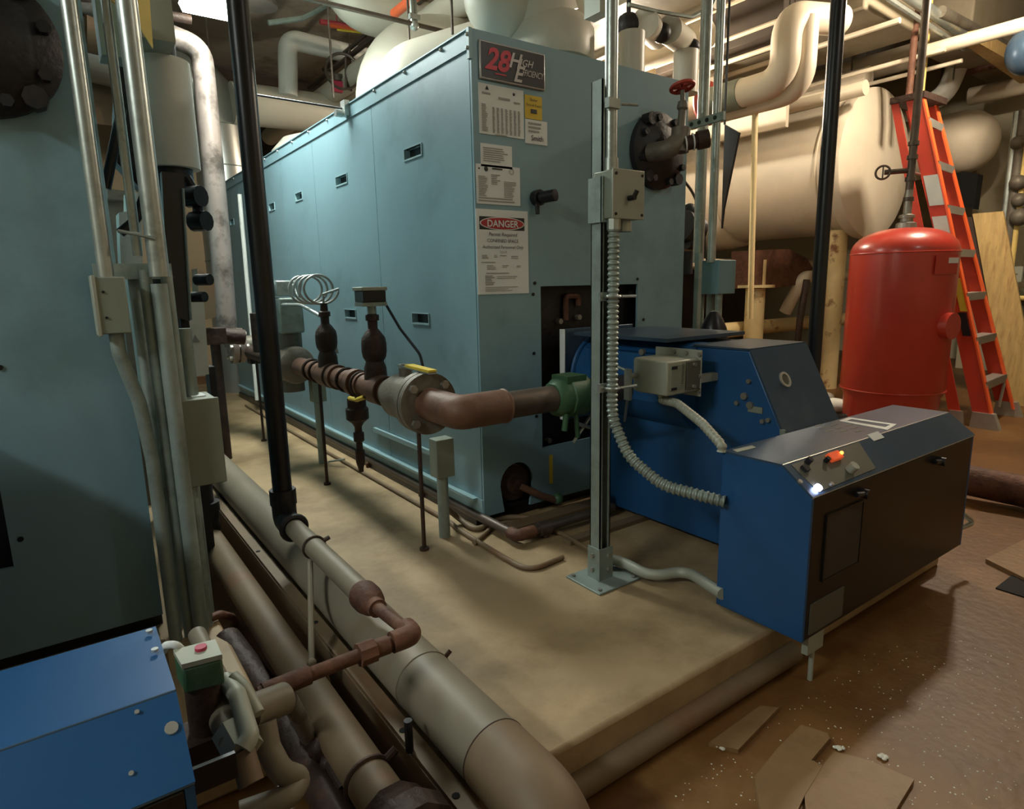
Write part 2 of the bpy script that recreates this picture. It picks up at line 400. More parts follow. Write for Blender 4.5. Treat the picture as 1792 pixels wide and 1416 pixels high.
# name plate and papers only on the near boiler
y0 = YF-.002
m = MB(); m.bb(1.527, 1.864, YF-.012, YF, 1.921, 2.068)
npz = m.build('name_plate', 'letter_grey', boiler, bevel=.004)
m = MB(); m.bb(1.534, 1.857, YF-.014, YF-.011, 1.928, 2.061); pf = m.build('plate_face', 'plate_black', npz)
XD, ZD = (1, 0, 0), (0, 0, 1)
text('lettering', '28', (1.548, YF-.015, 1.963), XD, ZD, .115, 'letter_red', npz, shear=.3, bold=.03, sx=1.02)
text('lettering', 'H', (1.664, YF-.0165, 1.985), XD, ZD, .082, 'letter_grey', npz, shear=.35, bold=.02)
text('lettering', 'IGH', (1.722, YF-.0165, 1.998), XD, ZD, .04, 'letter_grey', npz, shear=.35, bold=.01)
text('lettering', 'E', (1.688, YF-.0155, 1.934), XD, ZD, .09, 'letter_grey', npz, shear=.35, bold=.02)
text('lettering', 'FFICIENCY', (1.734, YF-.0165, 1.962), XD, ZD, .036, 'letter_grey', npz, shear=.35, sx=.66, bold=.006)
m = MB()
m.bb(1.60, 1.655, YF-.016, YF-.014, 1.946, 1.951); m.build('name_rule', 'letter_red', npz)
# instruction tables
def paper(name, x0, x1, z0, z1, fn, mat_='paper', label=None):
    m = MB(); m.bb(x0, x1, YF-.003, YF-.0005, z0, z1); fn(m); return m.build(name, [mat_, 'ink_grey', 'ink', 'sign_red', 'sign_black'], boiler, label=label)
def f_table(m):
    y = YF-.003
    strips(m, 1.54, 1.60, 1.862, 1.88, 1, y); strips(m, 1.62, 1.68, 1.85, 1.87, 1, y, seed=2); strips(m, 1.70, 1.745, 1.845, 1.86, 1, y, seed=3)
    strips(m, 1.535, 1.565, 1.722, 1.83, 18, y, .5, 4)
    for k in range(7): strips(m, 1.588+k*.022, 1.6+k*.022, 1.72, 1.822, 22, y, .55, 5+k)
    strips(m, 1.6, 1.69, 1.712, 1.718, 1, y)
    m.cur = 2; m.prism([(1.555, y-.001, 1.885), (1.572, y-.001, 1.885), (1.563, y-.001, 1.9)], (0, -.001, 0)); m.cyl((1.70, y, 1.885), (1.70, y-.001, 1.885), .006, n=12); m.cur = 0
paper('data_table_label', 1.522, 1.751, 1.712, 1.907, f_table)
def f_yel(m): pass
paper('yellow_label', 1.759, 1.852, 1.80, 1.895, f_yel, 'yellow_paper', 'small yellow square label')
text('lettering', 'Boiler', (1.8055, YF-.004, 1.872), XD, ZD, .017, 'ink', boiler, align='CENTER')
text('lettering', 'Parts & Repair', (1.8055, YF-.004, 1.851), XD, ZD, .0145, 'ink', boiler, align='CENTER')
m = MB(); m.bb(1.79, 1.822, YF-.005, YF-.003, 1.823, 1.84); m.build('label_mark', 'sign_black', boiler)
def f_sm(m): strips(m, 1.775, 1.865, 1.742, 1.79, 3, YF-.003, .45, 9)
paper('parts_label', 1.759, 1.88, 1.698, 1.797, f_sm)
text('lettering', 'Smith', (1.822, YF-.004, 1.712), XD, ZD, .03, 'ink', boiler, align='CENTER', bold=.01)
def f_b(m): strips(m, 1.54, 1.69, 1.615, 1.695, 7, YF-.003, .4, 11); strips(m, 1.54, 1.57, 1.69, 1.7, 1, YF-.003)
xa = P(840, 250, y=YF); xb = P(896, 306, y=YF)
paper('notice_label', xa.x, xb.x, P(842, 291, y=YF).z, xa.z, lambda m: strips(m, xa.x+.012, xb.x-.02, P(842, 291, y=YF).z+.02, xa.z-.012, 7, YF-.003, .4, 11))
xa2 = P(832, 286, y=YF); xb2 = P(910, 359, y=YF); zb2 = P(834, 356, y=YF).z
def f_c(m):
    y = YF-.003; x0, x1, z1 = xa2.x, xb2.x, xa2.z
    strips(m, x0+.01, x0+.06, zb2+.03, z1-.045, 12, y, .5, 21, 1); strips(m, x0+.075, x0+.12, zb2+.08, z1-.035, 6, y, .5, 22)
    strips(m, x0+.14, x1-.02, zb2+.03, z1-.06, 11, y, .4, 23); strips(m, x0+.01, x1-.02, zb2+.008, zb2+.03, 2, y, .45, 24)
    strips(m, x0+.08, x0+.15, z1-.02, z1-.008, 1, y, .5, 25, 1, 2)
    m.cur = 2; m.cyl((x0+.05, y, z1-.018), (x0+.05, y-.001, z1-.018), .010, n=16); m.cyl((x0+.015, y, z1-.018), (x0+.015, y-.001, z1-.018), .004, n=8)
    m.ring((x1-.045, y-.0005, z1-.02), (0, 1, 0), .011, .0008, 16, 4); m.cur = 0
paper('rating_label', xa2.x, xb2.x, zb2, xa2.z, f_c)
# danger notice
def f_d(m):
    y = YF-.003
    m.cur = 4; m.bb(1.508, 1.745, y-.0006, y, 1.328, 1.382); m.cur = 0
    el = lambda a, b, yy: [(1.6265+a*math.cos(-2*math.pi*i/32), yy, 1.355+b*math.sin(-2*math.pi*i/32)) for i in range(32)]
    m.prism(el(.117, .0275, y-.0006), (0, -.0008, 0)); m.cur = 3; m.prism(el(.112, .0240, y-.0012), (0, -.0010, 0)); m.cur = 0
    strips(m, 1.515, 1.56, 1.206, 1.224, 3, y, .5, 31); strips(m, 1.58, 1.60, 1.212, 1.224, 2, y, .5, 32); strips(m, 1.61, 1.65, 1.217, 1.224, 1, y, .5, 33); strips(m, 1.67, 1.715, 1.206, 1.222, 2, y, .4, 34)
    strips(m, 1.512, 1.60, 1.188, 1.196, 1, y, .5, 35); strips(m, 1.54, 1.585, 1.16, 1.182, 3, y, .45, 36); strips(m, 1.62, 1.66, 1.168, 1.182, 2, y, .35, 37); strips(m, 1.70, 1.725, 1.168, 1.18, 2, y, .35, 38)
    strips(m, 1.535, 1.71, 1.142, 1.15, 1, y, .5, 39, 1, 1); strips(m, 1.53, 1.58, 1.095, 1.138, 6, y, .6, 40); strips(m, 1.59, 1.735, 1.12, 1.136, 2, y, .3, 41)
    strips(m, 1.53, 1.73, 1.067, 1.09, 3, y, .35, 42)
dn = paper('danger_notice', 1.492, 1.765, 1.056, 1.412, f_d, label='white danger notice')
text('lettering', 'DANGER', (1.6265, YF-.0055, 1.3405), XD, ZD, .040, 'paper', boiler, align='CENTER', bold=.02, sx=1.02)
text('lettering', 'Permit Required', (1.6265, YF-.0040, 1.302), XD, ZD, .0225, 'ink', boiler, align='CENTER', shear=.2)
text('lettering', 'CONFINED SPACE', (1.6265, YF-.0040, 1.276), XD, ZD, .0205, 'ink', boiler, align='CENTER')
text('lettering', 'Authorized Personnel Only', (1.6265, YF-.0040, 1.25), XD, ZD, .0195, 'ink', boiler, align='CENTER', shear=.2)
text('lettering', '321-B', (1.6265, YF-.0040, 1.23), XD, ZD, .0165, 'ink_grey', boiler, align='CENTER')
for o in boiler.children:
    if o.name.startswith('lettering') and o.parent == boiler: pass
# ================================================================== BURNER CABINET (control cabinet), both boilers
def make_cabinet():
    X0, X1 = 1.713, 2.895; yb, yf, yl = 1.225, 1.016, .918; zt, zl, zb = .547, .472, .015
    R = thing('control_cabinet', 'blue burner control cabinet with sloping dashboard and dark front, right of the strut post', 'cabinet', ((X0+X1)/2, 1.07, 0))
    prof = [(yb, zb), (yl, zb), (yl, zl), (yf, zt), (yb, zt)]
    m = MB(); m.prism([(X0, y, z) for y, z in prof], (.012, 0, 0)); m.prism([(X1-.012, y, z) for y, z in prof], (.012, 0, 0)); m.bb(X0, X1, yb-.01, yb, zb, zt); m.bb(X0, X1, yl+.01, yb, zb, zb+.01)
    m.build('cabinet_body', 'blue_paint', R)
    m = MB(); m.prism([(X0-.001, yb, zt), (X0-.001, yf, zt), (X0-.001, yf, zt+.006), (X0-.001, yb, zt+.006)], (X1-X0+.002, 0, 0)); tp = m.build('top_panel', 'blue_lid', R)
    d = V(0, yf-yl, zt-zl).normalized(); nn = V(0, -d.z, d.y)
    m = MB(); m.prism([V(X0-.001, yl, zl), V(X0-.001, yf, zt), V(X0-.001, yf, zt)+nn*.006, V(X0-.001, yl, zl)+nn*.006], (X1-X0+.002, 0, 0)); m.build('sloping_panel', 'blue_lid', R)
    m = MB(); m.tube([(X0, yl-.001, zl+.002), (X1, yl-.001, zl+.002)], .0028, n=8); m.tube([(X0, yf-.001, zt+.004), (X1, yf-.001, zt+.004)], .0025, n=8); m.each('edge_trim', 'alu', R)
    m = MB(); m.bb(X0+.012, X1-.012, yl, yl+.012, zb, zl-.004); dr = m.build('front_door', 'dark_panel', R, bevel=.003)
    m = MB()
    wx0, wx1, wz0, wz1 = 1.80, 2.02, .19, .40
    for a in (wx0, wx1): m.bb(a-.003, a+.003, yl-.006, yl, wz0, wz1)
    for a in (wz0, wz1): m.bb(wx0, wx1, yl-.006, yl, a-.003, a+.003)
    m.cur = 1; m.bb(wx0, wx1, yl-.003, yl, wz0, wz1); m.build('door_window', ['dark_panel', 'brown_and_shade'], dr)
    for px, py in [(1505, 862), (1640, 806)]:
        m = MB(); p = P(px, py, y=yl); m.cyl(p, p+V(0, -.03, 0), .016, n=14); m.tube([p+V(-.05, -.012, .006), p+V(0, -.02, 0)], .009, n=8)
        m.build('door_latch', 'black_paint', dr)
    m = MB(); m.bb(1.745, 1.94, yl-.004, yl, .03, .13); m.build('rating_plate', 'panel_grey', dr)
    m = MB(); m.box((1.80, .93, -.008), (.09, .02, .075)); m.cyl((1.80, .93, -.045), (1.80, .93, -.15), .008); m.bb(1.76, 1.84, 1.12, 1.2, -.001, .02); m.bb(2.72, 2.8, 1.08, 1.2, -.001, .02); m.each('foot', 'box_light', R)
    return R, (X0, X1, yb, yf, yl, zt, zl, nn)
cab, (X0, X1, yb, yf, yl, zt, zl, nn) = make_cabinet()
c2 = copy_tree(cab); c2.location = (c2.location.x-2.822*S, c2.location.y-.09*S, 0)
for ch in c2.children:
    if ch.name.startswith(('top_panel', 'sloping_panel')): ch.data = ch.data.copy(); ch.data.materials[0] = MT['blue_paint']
for ch in c2.children:
    if ch.name.startswith('edge_trim'): ch.data = ch.data.copy(); ch.data.materials[0] = MT['blue_lid']
c2['label'] = 'blue burner cabinet in the bottom left corner, with bare screws'
m = MB()
for px, py in [(300, 1278), (262, 1112), (272, 1145), (240, 1250), (230, 1357)]:
    y = .95 if py > 1200 else 1.03
    if py > 1200:
        # on the sloping panel: solve along it
        best = min(((abs((P(px, py, y=yy).z-(zl+(zt-zl)*(yy+.09-yl)/(yf-yl)))), yy) for yy in [.82+.001*i for i in range(130)]))[1]; p = P(px, py, y=best); ax = nn
    else: p = P(px, py, z=zt+.006); ax = V(0, 0, 1)
    r = .0085 if (px, py) == (300, 1278) else (.005 if py < 1200 else .003)
    m.cyl(p+ax*.005, p+ax*.0095, r, n=12)
m.each('screw', 'screw', c2)
# dashboard parts of the near cabinet
def dash(px, py):
    best = min(((abs((P(px, py, y=yy).z-(zl+(zt-zl)*(yy-yl)/(yf-yl)))), yy) for yy in [yl+.001*i for i in range(100)]))[1]
    return P(px, py, y=best)+nn*.006
sd = V(0, yf-yl, zt-zl).normalized()
def quad_on(mb, pts, h):
    mb.prism(pts, nn*h); return mb
m = MB(); a, b = dash(1382, 816), dash(1500, 776); c_, d_ = dash(1530, 822), dash(1430, 864)
quad_on(m, [a, b, c_, d_], .002).build('switch_plate', 'panel_grey', cab)
Rm = Matrix((V(1, 0, 0), sd, nn)).transposed()
m = MB(); p = dash(1455, 804); m.box(p+nn*.008, (.06, .028, .016), Rm); m.cur = 1; m.ball(p+V(.032, 0, 0)+nn*.018, .006, n=10); m.build('rocker_switch', ['rocker_red', 'led_orange'], cab)
m = MB(); p = dash(1405, 824); m.box(p+nn*.006, (.022, .022, .012), Rm); m.cyl(dash(1410, 812), dash(1410, 812)+nn*.02, .010, n=12); m.cyl(dash(1442, 810), dash(1442, 810)+nn*.018, .008, n=12); m.each('switch', 'black_paint', cab)
m = MB(); p = dash(1484, 826); m.cyl(p, p+nn*.028, .015, n=18); m.build('dial_knob', 'box_light', cab)
m = MB(); p = dash(1427, 858); m.cyl(p, p+nn*.012, .011, n=14); m.build('indicator_lamp', 'led_white', cab, label='glowing white pilot lamp')
m = MB(); p = dash(1450, 852); m.cyl(p, p+nn*.012, .006, n=12); p = dash(1397, 846); m.cyl(p, p+nn*.006, .007, n=12); m.each('indicator_lamp', 'alu', cab)
m = MB(); p = dash(1530, 766); m.box(p+nn*.002, (.075, .03, .002), Rm); m.build('sticker', 'paper', cab)
# top panel: white outlined badge, printed text streaks, pale tag
zz = zt+.0065
m = MB(); q = [P(px, py, z=zz) for px, py in [(1468, 737), (1486, 731), (1569, 743), (1553, 753)]]
ins = [P(px, py, z=zz) for px, py in [(1482, 737), (1490, 734), (1558, 744), (1549, 748)]]
for i in range(4):
    j = (i+1) % 4; m.prism([q[i], q[j], ins[j], ins[i]], (0, 0, .0015))
m.build('badge', 'paper', cab)
m = MB()
for k in range(9):
    a = P(1432+k*9, 744+(k % 3)*5, z=zz); m.box(a, (.05, .006, .0012))
m.build('printed_notice', 'panel_grey', cab)
m = MB(); m.prism([P(px, py, z=zz) for px, py in [(1282, 788), (1316, 780), (1323, 784), (1290, 792)]], (0, 0, .0015)); m.build('sticker', 'box_light', cab)
# ================================================================== BURNER
def make_burner():
    R = thing('burner', 'dark blue gas burner with sloping housing and gauge, bolted into the boiler opening', 'burner', (2.25, 1.8, 0))
    xl, xr = 2.1, 2.475; zt_ = .835
    sl = [(2.28, .03), (1.245, .03), (1.245, .53), (1.405, zt_), (1.64, zt_), (2.28, zt_+.0)]
    m = MB(); m.prism([(xl, y, z) for y, z in sl], (xr-xl, 0, 0)); hs = m.build('housing', 'blue_paint', R, bevel=.006)
    m = MB(); d = V(0, .16, zt_-.53).normalized(); n_ = V(0, -d.z, d.y)
    m.prism([V(xl-.004, 1.245, .53)+n_*.001, V(xl-.004, 1.405, zt_)+n_*.001, V(xl-.004, 1.405, zt_)+n_*.008, V(xl-.004, 1.245, .53)+n_*.008], (xr-xl+.008, 0, 0))
    m.bb(xl-.004, xr+.004, 1.402, 1.66, zt_, zt_+.008); m.build('sloping_lid', 'blue_lid', R)
    # gauge port
    best = min((abs(P(1370, 666, y=1.25+.001*i).z-(.53+(zt_-.53)*(.001*i+.005)/.16)), i) for i in range(160))[1]
    p = P(1370, 666, y=1.25+.001*best)
    m = MB(); m.lathe([(.031, 0), (.031, .014), (.022, .014), (.022, .008), (0, .008)], p, n_, 24); m.cur = 1; m.cyl(p+n_*.003, p+n_*.0095, .0215, n=24); m.build('gauge', ['alu', 'panel_grey'], R)
    # grey top cover over the blast tube
    m = MB(); m.bb(1.98, 2.5, 1.70, 2.26, zt_+.02, zt_+.035); m.build('top_cover', 'blue_lid', R)
    m = MB(); m.bb(2.0, 2.099, 1.26, 1.4, .12, .46); m.build('side_duct', 'blue_paint', R, bevel=.004)
    # mounting flange and blast tube
    m = MB(); xa, xb_ = 1.935, 2.40; za, zb_ = .45, .885
    m.bb(xa, xb_, 2.285, 2.30, za, zb_); m.cur = 1; m.bb(xa-.006, xa, 2.27, 2.305, za, zb_); fl = m.build('mounting_flange', ['blue_lid', 'paper'], R, bevel=.002)
    m = MB(); m.cyl((2.17, 2.285, .66), (2.17, 1.64, .66), .185, n=40); m.ring((2.17, 2.27, .66), (0, 1, 0), .19, .012, 40); m.build('blast_tube', 'blue_paint', R)
    m = MB(); m.bb(1.99, 2.098, 1.68, 2.2, .60, .80); m.build('duct_box', 'blue_paint', R)
    # bolts
    m = MB()
    for px, py in [(1312, 667), (1304, 693), (1291, 705), (1314, 709), (1346, 735), (1336, 737)]:
        p = P(px, py, x=xl); m.cyl(p, p+V(-.012, 0, 0), .009 if px not in (1304, 1314) else .014, n=8)
    p = P(1126, 616, x=1.99); m.cyl(p, p+V(-.014, 0, 0), .014, n=8)
    m.each('bolt', 'bolt_steel', R)
    m = MB(); m.bb(xl-.006, xl, 1.335, 1.395, .605, .628); m.bb(xl-.006, xl, 1.24, 1.26, .50, .56); m.each('linkage_tab', 'box_grey', R)
    # rubber boot / black plug on top
    p = P(1248, 592, y=1.95)
    m = MB(); m.lathe([(.07, 0), (.062, .05), (.04, .10), (.02, .13), (0, .135)], p, (0, 0, 1), 18); m.build('rubber_boot', 'black_paint', R)
    return R
burner = make_burner()
# --- place actuator from its own outline
def make_actuator2():
    XA = 1.80
    tl, tr, br_, bl = P(1099, 628, x=XA), P(1168, 634, x=XA), P(1164, 694, x=XA), P(1096, 682, x=XA)
    zt_, zb_ = tr.z, br_.z; y0_, y1_ = tr.y, tl.y
    xe = XA+.18
    m = MB(); m.prism([(XA, y0_, zb_), (xe, y0_, zb_), (xe, y1_, zb_), (XA+.04, y1_, zb_), (XA+.012, y1_-.02, zb_), (XA, y1_-.06, zb_)], (0, 0, zt_-zb_))
    R = m.build('actuator_box', 'box_light', burner, bevel=.006, label='beige motor actuator box')
    m = MB(); m.bb(XA+.02, XA+.095, y0_-.004, y0_, zb_+.02, zt_-.015); m.cur = 1; m.bb(XA+.02, XA+.05, y0_-.006, y0_-.003, zt_-.03, zt_-.018); m.bb(XA+.02, XA+.05, y0_-.006, y0_-.003, zb_+.02, zb_+.03)
    m.build('label_plate', ['box_grey', 'black_paint'], R)
    text('lettering', 'Honeywell', (XA+.086, y0_-.005, zb_+.04), (0, 0, 1), (-1, 0, 0), .018, 'ink', R)
    m = MB(); m.bb(xe-.075, xe, y0_-.008, y0_, zb_+.012, zt_-.008); m.build('end_cap', 'panel_grey', R)
    m = MB(); m.bb(xe, xe+.006, y0_-.01, y1_+.02, zb_-.02, zt_+.03); m.bb(xe, 2.1, y0_, y0_+.03, zb_+.03, zb_+.06); m.bb(xe, 2.1, y1_-.03, y1_, zb_+.03, zb_+.06)
    bk = m.build('bracket', 'box_light', R)
    m = MB()
    for y, z in [(y0_-.004, zt_+.015), (y0_+.12, zt_+.015), (y0_-.004, zb_+.0), (y0_-.004, zb_+.06), (y0_+.06, zt_+.015)]: m.cyl((xe, y, z), (xe-.008, y, z), .009, n=8)
    for z in (zt_-.02, zb_+.025): m.cyl((xe-.04, y0_-.008, z), (xe-.04, y0_-.018, z), .007, n=8)
    m.each('bolt', 'bolt_steel', R)
    return R, XA, y0_, y1_, zb_, zt_
act, XA, ay0, ay1, azb, azt = make_actuator2()
m = MB(); q = V(XA, ay1-.05, (azb+azt)/2)
m.tube([q, q+V(-.05, .0, 0)], .012, n=8); m.box(q+V(-.05, 0, -.03), (.012, .03, .12)); m.tube([q+V(-.05, 0, .02), q+V(-.03, .2, .06)], .006, n=8); m.tube([q+V(-.05, 0, -.08), q+V(.1, .16, -.22)], .006, n=8)
m.build('linkage_arm', 'galv', burner)
# ================================================================== SMALL HELPERS FOR PIPEWORK
def pipe(name, label, cat, pts, r, m, fil=.1, group=None, n=18, k=7):
    return solo(MB().tube(pts, r, fil, n=n, k=k), name, m, label, cat, group)
def add_tube(parent, name, pts, r, m, fil=0., n=16, label=None): return MB().tube(pts, r, fil, n=n).build(name, m, parent, label=label)
def add_cyl(parent, name, p0, p1, r, m, n=20, label=None): return MB().cyl(p0, p1, r, n=n).build(name, m, parent, label=label)
# ================================================================== STRUT POST WITH SWITCH BOX
sx, sy = 1.555, 1.63
CX, CY = P(1073, 500, y=1.572).x, 1.572
DX = P(1072, 345, y=1.552).x-1.572
R = thing('strut_post', 'tall galvanized slotted strut post standing on a square floor plate before the boiler', 'post', (sx, sy, 0))
m = MB(); w_, d_ = .052, .052
m.bb(sx-.026, sx-.021, sy-.026, sy+.026, .012, 1.742); m.bb(sx-.026, sx+.026, sy+.022, sy+.026, .012, 1.742) ; m.bb(sx+.021, sx+.026, sy-.026, sy+.026, .012, 1.742)
m.bb(sx-.026, sx-.014, sy-.026, sy-.022, .012, 1.742); m.bb(sx+.014, sx+.026, sy-.026, sy-.022, .012, 1.742)
m.build('channel', 'galv_dull', R)
m = MB()
for k in range(26): m.bb(sx-.006, sx+.006, sy+.0205, sy+.0225, .2+k*.06, .225+k*.06)
m.build('slot_row', 'galv_slot', R)
m = MB(); m.bb(1.455, 1.665, 1.525, 1.71, 0, .008); bp = m.build('base_plate', 'galv_dull', R, bevel=.002)
m = MB()
for x in (1.475, 1.645):
    for y in (1.545, 1.69): m.cyl((x, y, .008), (x, y, .014), .008, n=6)
m.each('bolt', 'bolt_steel', bp)
m = MB(); m.bb(sx-.034, sx-.027, sy-.034, sy+.03, .008, .13); m.bb(sx-.034, sx+.034, sy-.034, sy-.028, .008, .13); fb = m.build('foot_bracket', 'galv_dull', R)
m = MB()
for z in (.045, .1):
    m.cyl((sx+.012, sy-.034, z), (sx+.012, sy-.044, z), .011, n=6); m.cyl((sx-.034, sy, z), (sx-.044, sy, z), .009, n=6)
m.each('bolt', 'bolt_steel', fb)
m = MB(); m.bb(sx-.036, sx-.028, sy-.036, sy+.03, 1.295, 1.44); m.bb(sx-.036, sx+.03, sy-.040, sy-.03, 1.295, 1.44); m.build('mounting_plate', 'galv_dull', R)
R = thing('switch_box', 'grey metal switch box with black toggle on the strut post', 'switch box', (1.64, 1.60, 1.305)); SWB = R
m = MB(); m.bb(1.572, 1.715, 1.555, 1.64, 1.305, 1.458); m.build('box', 'box_grey', R, bevel=.004)
m = MB(); m.bb(1.570, 1.717, 1.548, 1.554, 1.303, 1.461); cv = m.build('cover', 'box_light', R, bevel=.002)
m = MB()
for x, z in [(1.583, 1.445), (1.705, 1.445), (1.583, 1.318), (1.705, 1.318)]: m.cyl((x, 1.548, z), (x, 1.545, z), .005, n=8)
m.each('screw', 'black_paint', cv)
m = MB(); m.cyl((1.643, 1.548, 1.37), (1.643, 1.52, 1.37), .009, n=10); m.tube([(1.643, 1.53, 1.365), (1.65, 1.518, 1.392)], .008, n=8); m.build('toggle', 'black_paint', R)
m = MB(); m.cyl((1.70, 1.63, 1.31), (1.70, 1.63, 1.27), .03); m.cyl((1.655, 1.63, 1.305), (1.665, 1.63, 1.25), .014); m.build('knockout_fitting', 'galv', R)
m = MB(); m.cyl((CX-DX, CY, 1.305), (CX-DX, CY, 1.27), .023, n=8); m.build('connector', 'galv', R)
bpy.context.view_layer.update(); SWB.location.x += DX*S
pipe('steel_conduit', 'shiny steel conduit dropping from the ceiling into the switch box on the strut post', 'conduit', [(CX+.012, CY+.03, 1.458), (CX+.012, CY+.03, 4.1)], .021, 'galv', 0)
MB().cyl((CX+.012, CY+.03, 1.45), (CX+.012, CY+.03, 1.5), .026).build('coupling', 'galv', bpy.data.objects['steel_conduit'])
m = MB(); m.ring((CX+.012, CY+.03, 1.665), (0, 0, 1), .022, .005, 16, 6); m.box((CX, CY+.01, 1.665), (.05, .02, .03)); m.cyl((CX+.03, CY, 1.665), (CX+.085, CY-.02, 1.665), .005, n=8)
solo(m, 'conduit_clamp', 'galv', 'small strut clamp holding the shiny conduit near the post top', 'clamp')
m = MB()
flex(m, [(CX, CY, 1.27), (CX, CY, .66), P(1075, 740, y=1.56), P(1100, 800, y=1.50), P(1160, 850, y=1.38), (1.70, 1.2, .388)], .021, .18)
solo(m, 'flexible_conduit', 'galv_dull', 'ribbed flexible conduit running down the strut post into the side of the blue cabinet', 'conduit')
m = MB(); a = P(1158, 700, x=1.87); b = P(1263, 790, x=1.712)
flex(m, [a+V(.0, 0, .02), a, P(1185, 706, x=1.83), P(1230, 742, x=1.75), b+V(0, 0, .02), b], .017, .12)
solo(m, 'flexible_conduit', 'box_light', 'ribbed flexible conduit from the beige actuator box down to the blue cabinet corner', 'conduit')
m = MB(); p = (CX, CY, .735); m.ring(p, (0, 0, 1), .024, .006, 16, 6); m.cyl((CX+.02, CY-.02, .735), (CX+.08, CY-.04, .74), .005, n=8); m.box((CX-.02, CY+.024, .735), (.045, .012, .03)); 
solo(m, 'conduit_clamp', 'galv', 'lower strut clamp gripping the ribbed conduit beside the green fitting', 'clamp')
m = MB(); p = (CX, CY, 1.05); m.ring(p, (0, 0, 1), .024, .006, 16, 6); m.cyl((CX+.02, CY-.02, 1.05), (CX+.07, CY-.04, 1.05), .005, n=8); m.box((CX-.02, CY+.024, 1.05), (.045, .012, .03)); 
solo(m, 'conduit_clamp', 'galv', 'strut clamp gripping the ribbed conduit in front of the black opening', 'clamp')
pipe('grey_conduit', 'smooth grey conduit looping low over the pad from the strut foot to the blue cabinet', 'conduit', [(1.60, 1.70, .05), (1.67, 1.63, .035), P(1140, 1010, z=.03), P(1200, 998, z=.045), (1.71, 1.20, .06)], .02, 'box_light', .1)
# ================================================================== GAS TRAIN ALONG THE BOILER
GX, GZ = 1.15, .645
yE = P(905, 707, z=GZ).y
R = thing('gas_pipe', 'brown gas pipe with flange, ball valve and side taps running along the boiler side', 'pipe', (GX, 2.8, GZ))
m = MB(); m.tube([(GX, 2.17, GZ), (GX, yE, GZ), (1.345, yE, GZ)], .064, .04, n=28, k=9); m.ring((1.345, yE, GZ), (1, 0, 0), .060, .007, 28, 6); m.build('elbow', 'brown_pipe', R, label='thick brown elbow')
add_cyl(R, 'weld_neck', (GX, 2.12, GZ), (GX, 2.17, GZ), .062, 'dark_rust')
m = MB(); m.lathe([(.122, 0), (.122, .03)], (GX, 2.165, GZ), (0, 1, 0), 36); m.lathe([(.122, .036), (.122, .066)], (GX, 2.165, GZ), (0, 1, 0), 36); m.cyl((GX, 2.17, GZ), (GX, 2.23, GZ), .1, n=30); fl = m.build('flange', 'grey_cast', R)
m = MB(); m.bolts((GX, 2.197, GZ), (0, 1, 0), .097, 4, .017, .10, .75); m.each('bolt', 'bolt_steel', fl)
m = MB(); m.lathe([(.095, 0), (.098, .03), (.088, .06), (.095, .1), (.095, .19), (.075, .22), (.072, .26)], (GX, 2.23, GZ), (0, 1, 0), 30); m.cyl((GX, 2.36, GZ), (GX, 2.36, GZ+.125), .028); m.cyl((GX, 2.36, GZ+.11), (GX, 2.36, GZ+.14), .018, n=6)
vb = m.build('ball_valve', 'grey_cast', R, label='grey cast ball valve')
a, b = P(700, 640, x=GX), P(757, 655, x=GX)
m = MB(); m.prism([a+V(-.018, 0, 0), a+V(.018, 0, 0), b+V(.016, 0, 0), b+V(-.016, 0, 0)], (0, 0, .008)); m.prism([V(GX-.016, 2.36, GZ+.13), V(GX+.016, 2.36, GZ+.13), a+V(.016, 0, .002), a+V(-.016, 0, .002)], (0, 0, .006)); m.cur = 1
m.prism([a.lerp(b, .3)+V(-.019, 0, .006), a.lerp(b, .3)+V(.019, 0, .006), b+V(.018, 0, .006), b+V(-.018, 0, .006)], (0, 0, .010)); m.build('lever_handle', ['galv', 'yellow'], vb, label='yellow-gripped lever handle')
add_cyl(R, 'pipe_run', (GX, 2.46, GZ), (GX, 3.75, GZ), .052, 'brown_pipe', 28)
m = MB()
for y, r, l in [(2.49, .062, .05), (2.62, .068, .13), (2.80, .06, .02), (2.90, .066, .05), (3.05, .058, .02), (3.15, .064, .045), (3.27, .066, .12), (3.45, .06, .02), (3.56, .062, .03)]: m.cyl((GX, y-l/2, GZ), (GX, y+l/2, GZ), r, n=28)
m.each('pipe_coupling', 'brown_pipe', R)
m = MB()
for y in (2.47, 2.56, 2.69, 2.83, 2.935, 3.02, 3.18, 3.21, 3.34, 3.43, 3.53): m.ring((GX, y, GZ), (0, 1, 0), .058, .007, 24, 6)
m.each('pipe_thread', 'dark_rust', R)
for y, top in ((2.665, 0), (3.275, 0)):
    m = MB(); m.lathe([(.052, 0), (.05, .05), (.040, .08), (.052, .10), (.056, .125), (.056, .16), (.052, .185), (.035, .21), (.022, .225), (.022, .26), (.03, .262), (.03, .285), (.02, .29), (.018, .33)], (GX, y, GZ+.045), (0, 0, 1), 24)
    m.build('pressure_tap', 'dark_rust', R, label='dark upright tap')
yv = P(625, 720, x=GX).y
m = MB(); m.lathe([(.03, 0), (.03, -.04), (.045, -.05), (.045, -.09), (.055, -.10), (.055, -.15), (.03, -.17), (.018, -.19), (.018, -.22), (.026, -.22), (.026, -.26), (.016, -.27), (.016, -.31), (.024, -.31), (.022, -.37), (.014, -.40), (.012, -.42)], (GX, yv, GZ-.03), (0, 0, 1), 22)
dv = m.build('drain_valve', 'dark_rust', R, label='dark drain valve hanging below the pipe')
